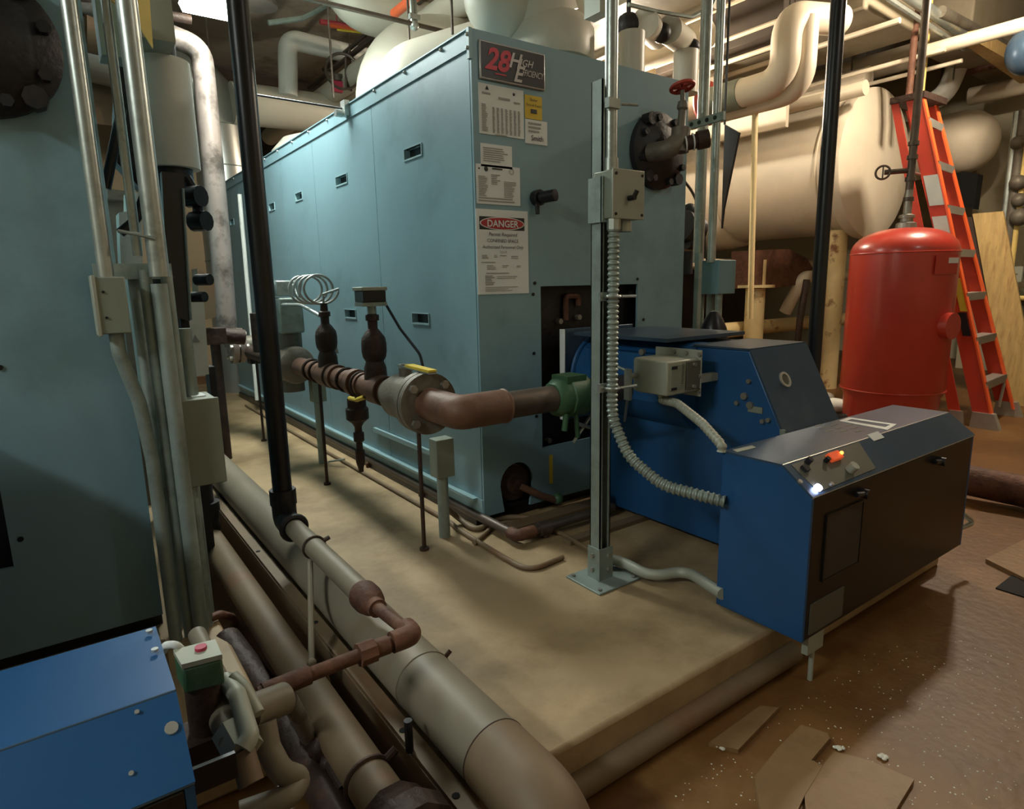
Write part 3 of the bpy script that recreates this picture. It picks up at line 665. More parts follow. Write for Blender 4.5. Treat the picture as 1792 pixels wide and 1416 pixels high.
m = MB(); p = P(612, 697, x=GX-.06); q = P(638, 695, x=GX-.06); m.tube([p, (p+q)/2+V(0, 0, -.01), q], .011, .01, n=8); m.cur = 1; m.tube([q, P(660, 690, x=GX-.03)], .008, n=8); m.cyl(V(GX, yv, GZ-.1), (p+q)/2, .01)
m.build('tee_handle', ['yellow', 'dark_rust'], dv, label='small yellow tee handle')
# coupling beyond the elbow towards the burner and green valve
add_cyl(R, 'pipe_run', (1.345, yE, GZ), (1.60, yE, GZ), .052, 'steel_pipe', 28, 'dark bare steel pipe')
m = MB(); m.lathe([(.060, 0), (.078, .02), (.08, .06), (.086, .065), (.086, .16), (.075, .17), (.06, .21)], (1.58, yE, GZ), (1, 0, 0), 10)
m.bb(1.62, 1.72, yE-.05, yE+.05, GZ+.05, GZ+.088); m.cyl((1.73, yE-.05, GZ-.02), (1.75, yE-.11, GZ-.03), .026, n=8); m.cyl((1.62, yE-.04, GZ-.06), (1.61, yE-.04, GZ-.13), .012); m.cyl((1.68, yE-.03, GZ-.06), (1.685, yE-.035, GZ-.17), .010)
m.build('green_strainer', 'valve_green', R, label='green painted cast fitting')
add_cyl(R, 'pipe_run', (1.77, yE, GZ), (2.095, yE, GZ), .055, 'steel_pipe', 28, 'dark bare steel pipe')
m = MB(); m.tube([P(1003, 775, y=yE), P(1038, 722, y=yE)], .007, n=8); m.tube([P(1012, 742, y=yE-.02), P(1032, 748, y=yE-.02)], .008, n=8); m.build('test_tube', 'galv', R)
# thin supports under the train
for x, y, zt_, lb in [(1.153, 2.275, .53, 'thin threaded rod standing under the brown pipe flange'), (1.146, 3.426, .6, 'thin threaded rod standing under the middle of the brown gas pipe'), (1.145, 4.748, .62, 'thin threaded rod standing at the far end of the gas pipe')]:
    m = MB(); m.cyl((x, y, 0), (x, y, zt_), .009, n=10); m.cyl((x, y, 0), (x, y, .012), .02, n=12); solo(m, 'support_rod', 'dark_rust', lb, 'support rod', 'threaded rods under the gas pipe')
# conduit channels feeding the train
for x, y, z0, z1, lb in [(1.295, 2.35, .28, .45, 'small grey junction box on an upright conduit below the brown elbow'), (1.283, 3.889, .4, .62, 'grey upright conduit with box beneath the far valve actuator')]:
    R2 = thing('junction_box', lb, 'junction box', (x, y, 0))
    MB().bb(x-.04, x+.045, y-.035, y+.035, z0, z1).build('box', 'box_grey', R2, bevel=.003); add_cyl(R2, 'conduit', (x, y, 0), (x, y, z0), .025, 'galv_dull')
# pressure switch on the near tap
R = thing('pressure_switch', 'small grey and black pressure switch box on top of the nearer pipe tap', 'switch', (GX, 2.665, GZ+.35))
m = MB(); z0 = GZ+.375; m.cyl((GX, 2.665, z0-.045), (GX, 2.665, z0), .02); m.bb(GX-.06, GX+.055, 2.62, 2.71, z0-.005, z0+.012); m.build('base', 'galv_dull', R)
MB().bb(GX-.056, GX+.05, 2.615, 2.715, z0+.012, z0+.062).build('case', 'black_paint', R, bevel=.004)
MB().bb(GX-.062, GX+.056, 2.61, 2.72, z0+.062, z0+.078).build('lid', 'box_light', R, bevel=.003)
pipe('signal_cable', 'thin dark cable drooping from the pressure switch to the yellow handled valve', 'cable', [(GX+.05, 2.66, z0+.03), P(700, 575, x=1.22), P(735, 620, x=1.25), P(742, 650, x=1.24)], .006, 'black_paint', .1)
# coil pigtail on the far tap
m = MB(); pts = []
for i in range(4*24+1):
    t = i/24*2*math.pi; u = i/96
    pts.append((GX+.01+.085*math.sin(t)*1.0, 3.28+.34*u, 1.09+.075*math.cos(t)))
pts = [(GX, 3.275, GZ+.37), (GX, 3.275, GZ+.42)]+pts[6:]+[(GX, 3.68, 1.03), (GX, 3.76, 1.12)]
m.tube(pts, .007, n=8); solo(m, 'coiled_tube', 'wire_grey', 'bright coiled metal tube looping above the gas pipe', 'tube')
# far valve actuator and regulator
ra = P(525, 600, x=GX)
R = thing('gas_valve_actuator', 'large grey cast valve actuator at the far end of the brown gas pipe', 'valve', (GX, ra.y, GZ))
Y1 = 3.95
m = MB(); m.lathe([(.075, 0), (.105, .02), (.115, .06), (.115, .24), (.09, .3), (.065, .32)], (GX, Y1-.17, GZ), (0, 1, 0), 26); m.cyl((GX, Y1, GZ+.05), (GX, Y1, GZ+.2), .08); m.cyl((GX, Y1, GZ-.08), (GX, Y1, GZ-.17), .075); m.build('valve_body', 'grey_cast', R)
m = MB(); a, b = P(505, 560, x=GX), P(548, 600, x=GX); m.bb(GX-.07, GX+.07, Y1-.12, Y1+.1, GZ+.19, GZ+.40); m.build('actuator_case', 'galv_dull', R, bevel=.012)
m = MB(); m.bb(GX-.07, GX+.06, Y1-.09, Y1+.12, GZ+.41, GZ+.50); m.cyl((GX-.07, Y1+.02, GZ+.455), (GX-.12, Y1+.02, GZ+.455), .045); m.build('actuator_head', 'galv', R, bevel=.01)
m = MB(); m.bb(GX-.13, GX-.085, Y1-.03, Y1+.14, GZ-.10, GZ+.13); m.bb(GX-.12, GX-.07, Y1-.03, Y1+.1, GZ+.20, GZ+.38); m.build('side_cover', 'alu', R, bevel=.008)
m = MB(); m.tube([(GX-.05, Y1-.12, GZ+.36), (GX, Y1-.3, GZ+.36), (GX+.06, Y1-.55, GZ+.28), (GX+.08, Y1-.6, GZ+.1)], .010, .12, n=8); m.build('wiring_conduit', 'wire_grey', R)
m = MB(); m.cyl((GX, 4.3, GZ), (GX, 4.9, GZ), .05); m.cyl((GX-.03, 4.32, GZ+.05), (GX-.03, 4.32, GZ+.3), .09); m.build('far_regulator', 'dark_rust', R)
# far flange and pinkish riser
R = thing('riser_pipe', 'pinkish grey riser pipe bending down from the ceiling to a bolted flange', 'pipe', (1.05, 5., 0))
top = P(296, 62, y=5.05); c1 = P(352, 85, y=5.05); bot = P(398, 585, y=5.05)
m = MB(); m.tube([top+V(-.5, 0, .12), top, c1, P(362, 180, y=5.05), P(385, 420, y=5.05), bot, (GX-.06, 5.0, .69)], .072, .16, n=22, k=9); m.build('pipe', 'copper_pink', R)
m = MB(); m.cyl((GX-.12, 5.0, .69), (GX-.08, 5.0, .69), .13, n=28); m.cyl((GX-.07, 5.0, .69), (GX-.03, 5.0, .69), .13, n=28); fl = m.build('flange', 'copper_pink', R)
m = MB(); m.bolts((GX-.075, 5.0, .69), (1, 0, 0), .1, 6, .018, .13); m.each('bolt', 'bolt_steel', fl)
add_cyl(R, 'stub', (GX-.03, 5.0, .69), (GX+.2, 5.0, .69), .07, 'grey_cast')
MB().bb(GX-.02, GX+.06, 4.85, 4.95, .56, .64).build('solenoid', 'black_paint', R)
# white upright conduit on the boiler side with small rings
pipe('white_conduit', 'thin pale conduit running up the far end of the boiler side', 'conduit', [P(450, 700, x=1.42), P(440, 580, x=1.42), P(419, 340, x=1.42)], .018, 'white_ins', .05)
# floor tubes at the boiler foot
a = P(495, 735, z=.04); cA = P(905, 940, z=.04); e = P(1042, 906, z=.04)
R = thing('drain_line', 'low brown steel pipe along the boiler foot, turning at the front corner', 'pipe', (cA.x, cA.y, 0))
add_cyl(R, 'pipe_run', (cA.x, 6.5, .045), (cA.x, cA.y, .045), .021, 'steel_pipe')
m = MB(); m.tube([(cA.x, cA.y+.05, .045), (cA.x, cA.y, .045), (cA.x+.09, cA.y, .045)], .027, .03); m.build('elbow', 'rust', R, label='rusty elbow')
add_cyl(R, 'pipe_run', (cA.x+.05, cA.y, .045), (2.05, cA.y-.0, .045), .021, 'steel_pipe')
m = MB(); m.cyl((1.60, cA.y, .045), (1.66, cA.y, .045), .032); m.cyl((1.64, cA.y, 0), (1.64, cA.y, .05), .015); m.build('tee', 'steel_pipe', R)
m = MB()
for y in (2.9, 3.6, 4.5): m.bb(cA.x-.03, cA.x+.03, y-.01, y+.01, 0, .03)
m.each('clip', 'rust', R)
b = P(770, 895, z=.012)
pipe('copper_tube', 'thin dull tube on the pad outside the low steel pipe, curving at its end', 'tube', [(1.385, 6.3, .012), (1.385, 2.45, .012), P(800, 925, z=.012), P(880, 975, z=.012), P(925, 1000, z=.012), P(985, 975, z=.012)], .010, 'tan_pipe', .12)
pipe('thin_cable', 'short bare cable crossing the low pipes beside the first support rod', 'cable', [P(575, 808, z=.03), P(603, 804, z=.05)], .006, 'wire_grey', 0)
pipe('grey_cable', 'grey cable looping on the pad beneath the boiler front corner', 'cable', [(1.30, 2.36, .14), P(800, 905, z=.02), P(835, 932, z=.012), P(870, 905, z=.012), P(940, 905, z=.012), P(958, 930, z=.012)], .013, 'tan_pipe', .12)
pipe('grey_cable', 'looped grey cable lying in front of the drain cock', 'cable', [P(830, 950, z=.012), P(870, 915, z=.012), P(925, 912, z=.012), P(985, 935, z=.012), P(1040, 968, z=.02)], .010, 'tan_pipe', .12)
m = MB(); m.bb(1.56, 2.35, 2.17, 2.25, 0, .028); m.bb(1.66, 2.2, 1.92, 1.97, 0, .02); m.cyl((2.03, 2.1, .01), (2.03, 2.1, .1), .03)
solo(m, 'channel_strip', 'tan_pipe', 'rust-stained flat strip lying on the pad before the boiler front', 'strip')
# ================================================================== FLOOR PIPES LEFT
R = thing('large_floor_pipe', 'largest grey pipe lying along the pad edge, stained brown at its near elbow', 'pipe', (.68, 2, 0))
m = MB(); m.tube([(.67, 7.5, .08), (.67, 1.02, .08)], .08, n=36); m.build('pipe_run', 'grey_paint_pipe', R)
m = MB(); m.tube([(.67, 1.03, .08), (.668, .80, .08), (.66, .80, -.15)], .0815, .11, n=36, k=10); m.build('elbow', 'tan_pipe', R, label='brown-stained elbow')
m = MB(); m.ring((.67, 1.03, .08), (0, 1, 0), .081, .002, 36, 6); m.build('weld_seam', 'dark_rust', R)
m = MB(); m.ring((.67, 1.36, .08), (0, 1, 0), .0805, .0025, 36, 6); m.build('hanger_ring', 'grey_paint_pipe', R); add_cyl(R, 'clamp_bolt', (.735, 1.36, .125), (.752, 1.36, .138), .006, 'dark_rust', 8)
R = thing('tan_floor_pipe', 'tan pipe lying below the pad edge, ending in a heavy rusty coupling', 'pipe', (.475, 2, -.05))
m = MB(); m.tube([(.45, 7, 0), (.45, .95, 0)], .052, n=30); m.build('pipe_run', 'tan_pipe', R)
m = MB(); m.lathe([(.07, 0), (.085, .02), (.085, .10), (.1, .11), (.1, .16), (.085, .17), (.075, .22)], (.45, .88, 0), (0, 1, 0), 10); m.build('coupling', 'dark_rust', R, label='heavy rusty coupling')
add_cyl(R, 'pipe_run', (.45, .45, 0), (.45, .9, 0), .052, 'rust')
m = MB(); m.ring((.45, 1.22, 0), (0, 1, 0), .054, .006, 30, 6); m.cyl((.495, 1.22, .03), (.52, 1.22, .045), .010, n=8); m.build('clamp_ring', 'dark_rust', R)
m = MB(); m.cyl((.45, 3.0, .0), (.45, 3.0, .15), .05); m.cyl((.45, 3.0, .13), (.45, 3.0, .17), .056); m.cyl((.45, 3.0, .17), (.45, 3.0, .5), .035); m.build('riser', 'black_iron', R)
# angle channel between the pipes
R = thing('edge_channel', 'long beige steel channel with bolt holes between the two floor pipes', 'channel', (.56, 3, -.15))
m = MB(); m.bb(.548, .588, .92, 7, .03, .042); m.bb(.545, .552, .92, 7, -.15, .03); m.build('channel', 'tan_pipe', R)
m = MB()
for y in (1.02, 1.27, 1.9, 2.6): m.cyl((.562, y, .042), (.562, y, .0435), .009, n=10)
m.each('bolt_hole', 'dark_void', R)
m = MB(); m.cyl((.545, 1.2, .04), (.545, 1.2, .12), .01, n=8); m.build('bolt', 'black_iron', R)
# black pole with the small pipe run
R = thing('black_gas_riser', 'tall black pipe pole left of centre, elbowed into a small grey pipe below', 'pipe', (.62, 2.36, .2))
add_cyl(R, 'pole', (.618, 2.36, .29), (.618, 2.36, 4.1), .035, 'black_paint', 24)
m = MB(); m.cyl((.618, 2.36, .30), (.618, 2.36, .36), .048, n=10); m.tube([(.618, 2.36, .31), (.618, 2.36, .24), (.618, 2.26, .24)], .044, .05, n=20); m.ring((.618, 2.25, .24), (0, 1, 0), .042, .012, 20, 8); m.build('elbow', 'black_iron', R)
m = MB(); m.tube([(.618, 2.27, .24), (.617, 1.63, .24)], .034, n=22); m.build('pipe_run', 'grey_paint_pipe', R)
m = MB(); m.ring((.618, 2.03, .24), (0, 1, 0), .037, .005, 20, 6); m.cyl((.65, 2.03, .255), (.672, 2.03, .262), .008, n=8); m.build('clamp_ring', 'dark_rust', R)
m = MB(); m.lathe([(.024, 0), (.036, .015), (.043, .045), (.043, .08), (.037, .095)], (.617, 1.53, .24), (0, 1, 0), 22); m.cyl((.617, 1.51, .24), (.617, 1.55, .24), .026); m.build('reducer', 'rust', R, label='rusty bell reducer')
add_cyl(R, 'small_pipe', (.617, 1.30, .26), (.617, 1.53, .24), .017, 'rust')
m = MB(); m.tube([(.617, 1.34, .262), (.617, 1.30, .262), (.56, 1.30, .262)], .026, .03, n=18); m.build('small_elbow', 'rust', R)
add_cyl(R, 'small_pipe', (.25, 1.29, .262), (.58, 1.30, .262), .016, 'rust')
m = MB(); m.cyl((.475, 1.297, .262), (.515, 1.298, .262), .028, n=8); m.cyl((.515, 1.298, .262), (.55, 1.298, .262), .022, n=14); m.build('union', 'rust', R, label='hexagonal rusty union')
m = MB(); m.cyl((.26, 1.29, .262), (.36, 1.294, .262), .021, n=14); m.build('nipple', 'rust', R)
# hanger between the two
R = thing('hanger_rod', 'pale hanger rod slanting from the small grey pipe to a ring on the tan pipe', 'hanger', (.55, 1.9, .1))
m = MB(); a = V(.585, 1.98, .215); b = V(.468, 1.65, .064); m.cyl(a, b, .009, n=8); m.ball(b, .014, n=8); m.build('rod', 'grey_paint_pipe', R)
m = MB(); m.ring((.45, 1.63, 0), (0, 1, 0), .055, .006, 30, 6); m.cyl((.497, 1.63, .03), (.522, 1.63, .042), .009, n=8); m.build('ring', 'tan_pipe', R)
# front pipe along the pad edge
pe = P(1200, 1258, z=-.116)
pipe('pad_edge_pipe', 'long dusty pipe lying on the floor along the front edge of the pad', 'pipe', [(.45, pe.y, -.116), (1.85, pe.y, -.116)], .034, 'tan_pipe', 0, n=24)
# ================================================================== LEFT CONDUITS
def emt(label, x, y, z0, z1, r=.019, m_='galv', grp=None, extra=None):
    pts = extra or [(x, y, z0), (x, y, z1)]
    return pipe('steel_conduit', label, 'conduit', pts, r, m_, .12, grp)
emt('shiny steel conduit nearest the green boiler, entering the small grey box from above', .135, 2.12, 1.14, 4.1, .020)
emt('thick shiny steel conduit beside the white duct, ending at a cut end', .268, 2.13, 1.14, 4.1, .027)
emt('thin conduit just left of the thick shiny one, upper half', .222, 2.16, 1.2, 4.1, .013)
R = thing('pull_box', 'small grey pull box between the left conduits at the edge of the green boiler', 'box', (.137, 2.12, .98))
MB().bb(.10, .175, 2.08, 2.18, .985, 1.14).build('box', 'box_grey', R, bevel=.003)
m = MB(); m.bb(.0955, .105, 2.075, 2.185, .98, 1.145); lid = m.build('lid', 'box_light', R, bevel=.002)
m = MB(); m.cyl((.12, 2.079, 1.1), (.12, 2.077, 1.1), .004, n=8); m.cyl((.12, 2.079, 1.03), (.12, 2.077, 1.03), .004, n=8); m.each('screw', 'black_paint', lid)
emt('bent conduit leaving the bottom of the small grey pull box', 0, 0, 0, 0, .019, 'galv_dull', extra=[(.14, 2.12, .985), (.14, 2.12, .93), (.175, 2.13, .78), (.19, 2.14, .6), (.19, 2.14, 0)])
for i, (x, y, r, z1, lb) in enumerate([(.232, 2.15, .017, 1.16, 'second lower conduit from the left, below the strut rail'), (.262, 2.12, .022, 1.12, 'widest of the lower left conduits under the strut rail'),
                                    (.292, 2.18, .016, 1.16, 'lower conduit passing close behind the larger grey box'), (.21, 2.22, .016, 1.16, 'lower conduit tucked behind the others against the green boiler')]):
    emt(lb, x, y, 0, z1, r, 'galv_dull')
m = MB(); m.bb(.11, .31, 2.19, 2.22, 1.14, 1.18); m.bb(.11, .31, 2.185, 2.19, 1.135, 1.145)
solo(m, 'strut_rail', 'galv_dull', 'short horizontal strut rail tying the left conduits together', 'rail')
pipe('strap', 'thin bright strap across the upper left conduits', 'strap', [P(206, 404, y=2.12), P(240, 410, y=2.11), P(272, 418, y=2.10)], .005, 'galv', 0)
R = thing('junction_box', 'larger blank grey junction box hung on the lower left conduits', 'junction box', (.32, 2.2, .49))
MB().bb(.25, .39, 2.16, 2.33, .492, .762).build('box', 'box_grey', R, bevel=.003)
MB().bb(.247, .393, 2.148, 2.16, .488, .766).build('cover', 'box_grey', R, bevel=.003)
m = MB(); m.bb(.33, .37, 2.22, 2.3, .762, .765); m.build('label_sticker', 'paper', R)
emt('short conduit entering the top of the larger grey junction box', .285, 2.25, .762, 1.0, .02, 'galv_dull')
emt('dark fat conduit entering the top of the larger grey junction box', .335, 2.27, .762, .98, .022, 'galv_dull')
emt('pair conduit below the larger grey junction box', .275, 2.22, 0, .49, .018, 'galv_dull')
emt('rear conduit below the larger grey junction box', .31, 2.27, 0, .49, .018, 'galv_dull')
# ================================================================== LIGHT FIXTURES
def fluo(loc, label, long=1.3):
    x, y, z = loc; R = thing('fluorescent_light', label, 'ceiling light', loc)
    m = MB(); m.bb(x-.06, x+.06, y-long/2, y+long/2, z+.02, z+.10); m.build('housing', 'white_ins', R)
    m = MB(); m.prism([(x-.17, y-long/2+.02, z+.02), (x-.15, y-long/2+.02, z-.03), (x+.15, y-long/2+.02, z-.03), (x+.17, y-long/2+.02, z+.02)], (0, long-.04, 0)); m.build('lens', 'lamp_glow', R)
    for dy in (-.5, .5): add_cyl(R, 'hanger', (x, y+dy, z+.1), (x, y+dy, 4.1), .006, 'galv', 6)
fluo(FL1, 'glaring fluorescent fixture hanging near the top left behind the black pole')
fluo(FL2, 'fluorescent fixture over the far side of the left boiler')
def bulb(loc, label):
    x, y, z = loc; R = thing('pendant_bulb', label, 'lamp', loc)
    m = MB(); m.ball((x, y, z), .055, 16, (1, 1, 1.2)); m.build('glass_bulb', 'bulb_glow', R); add_cyl(R, 'socket', (x, y, z+.06), (x, y, z+.14), .03, 'black_paint'); add_cyl(R, 'cord', (x, y, z+.14), (x, y, 4.1), .006, 'black_paint', 6)
bulb(BULB1, 'bare warm bulb hanging behind the near boiler'); bulb(BULB2, 'bare warm bulb hanging over the right aisle'); bulb(BULB3, 'bare bulb hanging behind the camera')
# ================================================================== LOWER LEFT GAS TRAIN
yg = 1.20
R = thing('solenoid_valve', 'green solenoid valve with pale top and red cap beside the lower left cabinet', 'valve', (P(350, 1160, y=yg)))
q = [P(304, 1142, y=1.22), P(312, 1166, y=1.15), P(389, 1145, y=1.13), P(377, 1121, y=1.20)]
zt_ = sum(p.z for p in q)/4; q = [P(px, py, z=zt_) for px, py in [(303, 1140), (318, 1166), (389, 1148), (377, 1121)]]
m = MB(); m.prism([p-V(0, 0, .056) for p in q], (0, 0, .05)); m.build('coil_housing', 'valve_green', R, bevel=.005, label='dark green coil housing')
m = MB(); m.prism([p-V(0, 0, .006) for p in q], (0, 0, .009)); m.build('nameplate', 'box_light', R)
c = P(352, 1139, z=zt_); m = MB(); m.cyl(c, c+V(0, 0, .009), .010, n=18); m.build('cap', 'tag_red', R, label='red cap')
cc = sum(q, V(0, 0, 0))/4
m = MB(); m.cyl(cc-V(0, 0, .055), cc-V(0, 0, .16), .03); m.bb(cc.x-.045, cc.x+.045, cc.y-.04, cc.y+.04, cc.z-.19, cc.z-.15); m.build('valve_body', 'dark_rust', R)
pipe('white_cable', 'short white cable arching from the lower left cabinet to the green solenoid valve', 'cable', [P(285, 1140, z=zt_-.02), P(290, 1129, z=zt_+.01), P(308, 1128, z=zt_+.01), P(320, 1140, z=zt_-.01)], .007, 'paper', .02)
zg = cc.z-.17
R = thing('pilot_gas_train', 'beige valves and elbows of the small gas line beside the lower left cabinet', 'pipe', (cc.x+.02, 1.1, zg))
A = lambda px, py, z: P(px, py, z=z)
p1, p2 = A(372, 1215, .33), A(430, 1330, .26)
m = MB(); m.cyl(A(345, 1110, .38), A(395, 1215, .36), .018); m.cyl(A(375, 1215, .34), A(412, 1300, .33), .027); m.build('pipe_run', 'grey_paint_pipe', R)
m = MB(); m.tube([A(395, 1190, .38), A(415, 1215, .38), A(438, 1290, .35), A(425, 1310, .34)], .016, .02, n=12); m.tube([A(408, 1185, .39), A(428, 1205, .38), A(452, 1250, .35)], .012, .02, n=10); m.build('yoke', 'box_light', R)
m = MB(); m.cyl(A(438, 1246, .32), A(498, 1222, .30), .031, n=24); m.build('side_branch', 'grey_paint_pipe', R)
m = MB(); m.hexn(A(405, 1275, .34), A(428, 1316, .32), .034); m.build('union_nut', 'box_light', R)
m = MB(); m.cyl(A(424, 1316, .32), A(440, 1372, .28), .021, n=14); m.build('plug', 'tan_pipe', R)
m = MB(); m.tube([A(462, 1265, .30), A(470, 1310, .26), A(492, 1352, .22), A(528, 1362, .18), A(505, 1395, .18), A(420, 1425, .18)], .022, .04, n=16); m.build('elbow_pipe', 'grey_paint_pipe', R)
m = MB(); m.tube([A(383, 1192, .35), A(398, 1250, .34), A(402, 1262, .34)], .013, .02, n=10); m.build('black_lever', 'black_paint', R)
m = MB(); a, b = A(328, 1352, .36), A(412, 1318, .36); m.prism([a, b, b-V(0, 0, .045), a-V(0, 0, .045)], (0, .008, 0)); m.build('flat_bracket', 'black_paint', R)
pipe('dark_trench_pipe', 'dark rusty pipe in the gap beside the tan floor pipe', 'pipe', [(.33, 2.1, -.03), (.38, 1.75, -.09), (.395, .9, -.09)], .045, 'dark_rust', .1)
m = MB(); m.tube([A(345, 1093, .02), A(385, 1075, .02), A(405, 1080, -.02), A(412, 1090, -.14)], .014, .03, n=10); solo(m, 'cross_pipe', 'rust', 'short rusty pipe crossing at the foot of the left conduits', 'pipe')
m = MB(); m.tube([A(525, 1250, .0), A(555, 1300, -.02), A(600, 1380, -.05)], .012, .02, n=8); m.ball(A(560, 1310, -.02), .03, n=8); m.ball(A(575, 1335, -.04), .022, n=8)
solo(m, 'small_valve', 'dark_rust', 'small dirty valve in the shadow left of the tan pipe coupling', 'valve')
m = MB()
for px, py, z in [(550, 1275, .0)]: m.tube([A(505, 1225, .2), A(520, 1250, .1), A(540, 1290, .0)], .02, .03, n=10)
solo(m, 'drop_elbow', 'grey_cast', 'grey elbow dropping from the beige side branch into shadow', 'pipe fitting')
for px, lb in [(133, 'pale rusty angle leg behind the lower left cabinet, further from the conduits'), (268, 'pale rusty angle leg behind the lower left cabinet, beside the conduits')]:
    p = P(px, 1060, y=1.75); m = MB(); m.bb(p.x-.018, p.x+.018, 1.75, 1.78, 0, .2); m.bb(p.x-.018, p.x-.012, 1.75, 1.80, 0, .2); solo(m, 'angle_iron', 'rust' if px < 200 else 'tan_pipe', lb, 'angle iron')
m = MB(); m.prism([(-.62, 1.42, .0), (-.28, 1.42, .0), (-.28, 1.5, .80), (-.62, 1.5, .80)], (0, .62, 0)); m.bb(-.62, -.3, 1.3, 2.17, .03, .8)
solo(m, 'burner', 'blue_paint', 'dark blue gas burner mostly out of frame behind the lower left cabinet', 'burner', bevel=.006)
# ================================================================== UPPER LEFT, BEYOND THE CONDUITS
R = thing('insulated_pipe', 'upright white insulated pipe ending in a black fitting behind the left conduits', 'pipe', (.475, 3, 1.59))
c1, c2 = P(283, 108, y=3.0), P(302, 296, y=3.0)
m = MB(); m.cyl((.47, 3.0, c2.z), (.47, 3.0, c1.z), .105, n=32); m.build('insulation', 'white_ins', R)
m = MB(); m.cyl((.47, 3.0, c2.z-.1), (.47, 3.0, c2.z+.01), .075, n=24); m.tube([(.47, 3., c1.z), (.47, 3., c1.z+.12), (.36, 3., c1.z+.2)], .06, .08, n=18); m.build('fitting', 'black_iron', R)
m = MB(); m.tube([(.46, 3., c2.z-.08), (.40, 3.0, c2.z-.3), (.385, 3.0, 0)], .05, .1, n=20); m.build('lower_pipe', 'dark_rust', R)
m = MB(); a = P(240, 0, y=2.75); b = P(308, 75, y=2.75); m.bb(a.x, b.x, 2.75, 2.95, b.z, b.z+.7); R2 = solo(m, 'duct', 'box_light', 'beige rectangular duct end above the white insulated pipe', 'duct')
m = MB(); a = P(178, 95, y=2.5); b = P(226, 95, y=2.5); m.bb(a.x, b.x, 2.5, 2.6, a.z, a.z+.7); solo(m, 'sheet_metal_screen', 'teal_edge', 'pale blue sheet panel hanging between the upper left conduits', 'panel')
m = MB(); q = [P(195, 0, y=2.3), P(262, 0, y=2.3), P(268, 84, y=2.3), P(240, 40, y=2.3)]; m.prism([q[0]+V(0, 0, .3), q[1]+V(0, 0, .3), q[1], q[2], q[3], q[0]], (0, .01, 0)); solo(m, 'bracket_plate', 'wood_pale', 'torn yellowish sheet edge in front of the beige duct', 'sheet')
m = MB(); q = [P(*p, y=3.1) for p in [(205, 105), (232, 110), (240, 230), (246, 330), (205, 285), (200, 200)]]; m.prism(q, (0, .12, 0)); solo(m, 'valve_housing', 'black_iron', 'dark valve housing between the two upper left conduits', 'valve')
pipe('black_hose', 'black hose hanging diagonally between the upper left conduits', 'hose', [P(213, 190, y=2.9), P(185, 330, y=2.9)], .018, 'black_paint', 0)
pipe('black_hose', 'short black hose curving behind the strap at the left conduits', 'hose', [P(252, 345, y=2.6), P(238, 385, y=2.6), P(210, 408, y=2.6)], .016, 'black_paint', .1)
m = MB(); q = [P(*p, y=3.3) for p in [(222, 335), (247, 338), (250, 470), (212, 470), (208, 372), (222, 370)]]; m.prism(q, (0, .15, 0)); m.bb(q[3].x+.02, q[2].x-.02, 3.32, 3.44, 0, q[2].z+.02); solo(m, 'white_panel_box', 'white_ins', 'white boxy unit glimpsed between the left conduits', 'box')
m = MB(); q = [P(*p, y=3.6) for p in [(188, 331), (220, 334), (219, 350), (188, 348)]]; m.prism(q, (0, .1, 0)); m.bb(q[3].x, q[2].x, 3.68, 3.7, 0, q[2].z+.02); solo(m, 'small_shelf', 'grey_cast', 'tiny grey shelf glimpsed between the left conduits', 'shelf')
R = thing('air_handler_panel', 'tall dark slab with bright edge strip standing right of the left conduits', 'panel', (.43, 2.7, .9))
a, b, c, d = [P(*p, y=2.7) for p in [(283, 300), (322, 304), (333, 562), (296, 552)]]
m = MB(); m.prism([a, b, c, d], (0, .05, 0)); m.build('slab', 'plate_black', R)
m = MB(); e1, e2 = P(320, 330, y=2.69), P(334, 560, y=2.69); m.tube([e1, e2], .005, n=6); m.build('edge_strip', 'galv', R); m = MB(); m.bb(.40, .43, 2.76, 2.8, 0, 1.1); m.build('stand', 'black_iron', R)
m = MB()
for px, py, r in [(328, 345, .04), (338, 388, .038), (344, 490, .022), (335, 520, .02)]: p = P(px, py, y=2.8); m.cyl(p, p+V(.04, -.05, 0), r, n=12)
m.tube([P(325, 310, y=2.8), P(345, 345, y=2.8), P(348, 385, y=2.8)], .02, .05, n=8); m.each('valve_handle', 'black_iron', R)
R = thing('white_equipment_box', 'white painted metal box with small triangle mark and rust, low behind the conduits', 'box', (.54, 3.4, .69))
a, b, c, d = [P(*p, y=3.4) for p in [(308, 524), (357, 528), (366, 655), (318, 663)]]
m = MB(); m.prism([a, b, c, d], (0, .25, 0)); m.build('case', 'white_ins', R)
t = P(342, 594, y=3.395); m = MB(); m.prism([t+V(-.018, 0, -.015), t+V(.018, 0, -.015), t+V(0, 0, .022)], (0, -.002, 0)); m.build('triangle_mark', 'ink_grey', R)
m = MB(); m.bb(.50, .53, 3.45, 3.55, 0, .72); m.bb(.60, .63, 3.45, 3.55, 0, .72); m.build('stand', 'black_iron', R)
m = MB(); q = [P(*p, y=4.3) for p in [(345, 470), (375, 490), (378, 555), (350, 562)]]; m.prism(q, (0, .2, 0)); solo(m, 'tan_housing', 'tan_pipe', 'tan cast housing just right of the dark slab', 'housing')
m = MB(); q = P(375, 588, y=4.4); m.box(q, (.12, .14, .1)); m.cyl(q+V(.05, 0, 0), q+V(.18, .0, -.02), .05); m.cyl(q, (q.x, q.y, -.15), .03); solo(m, 'brass_valve', 'dark_rust', 'rusty brass valve below the pinkish riser', 'valve')
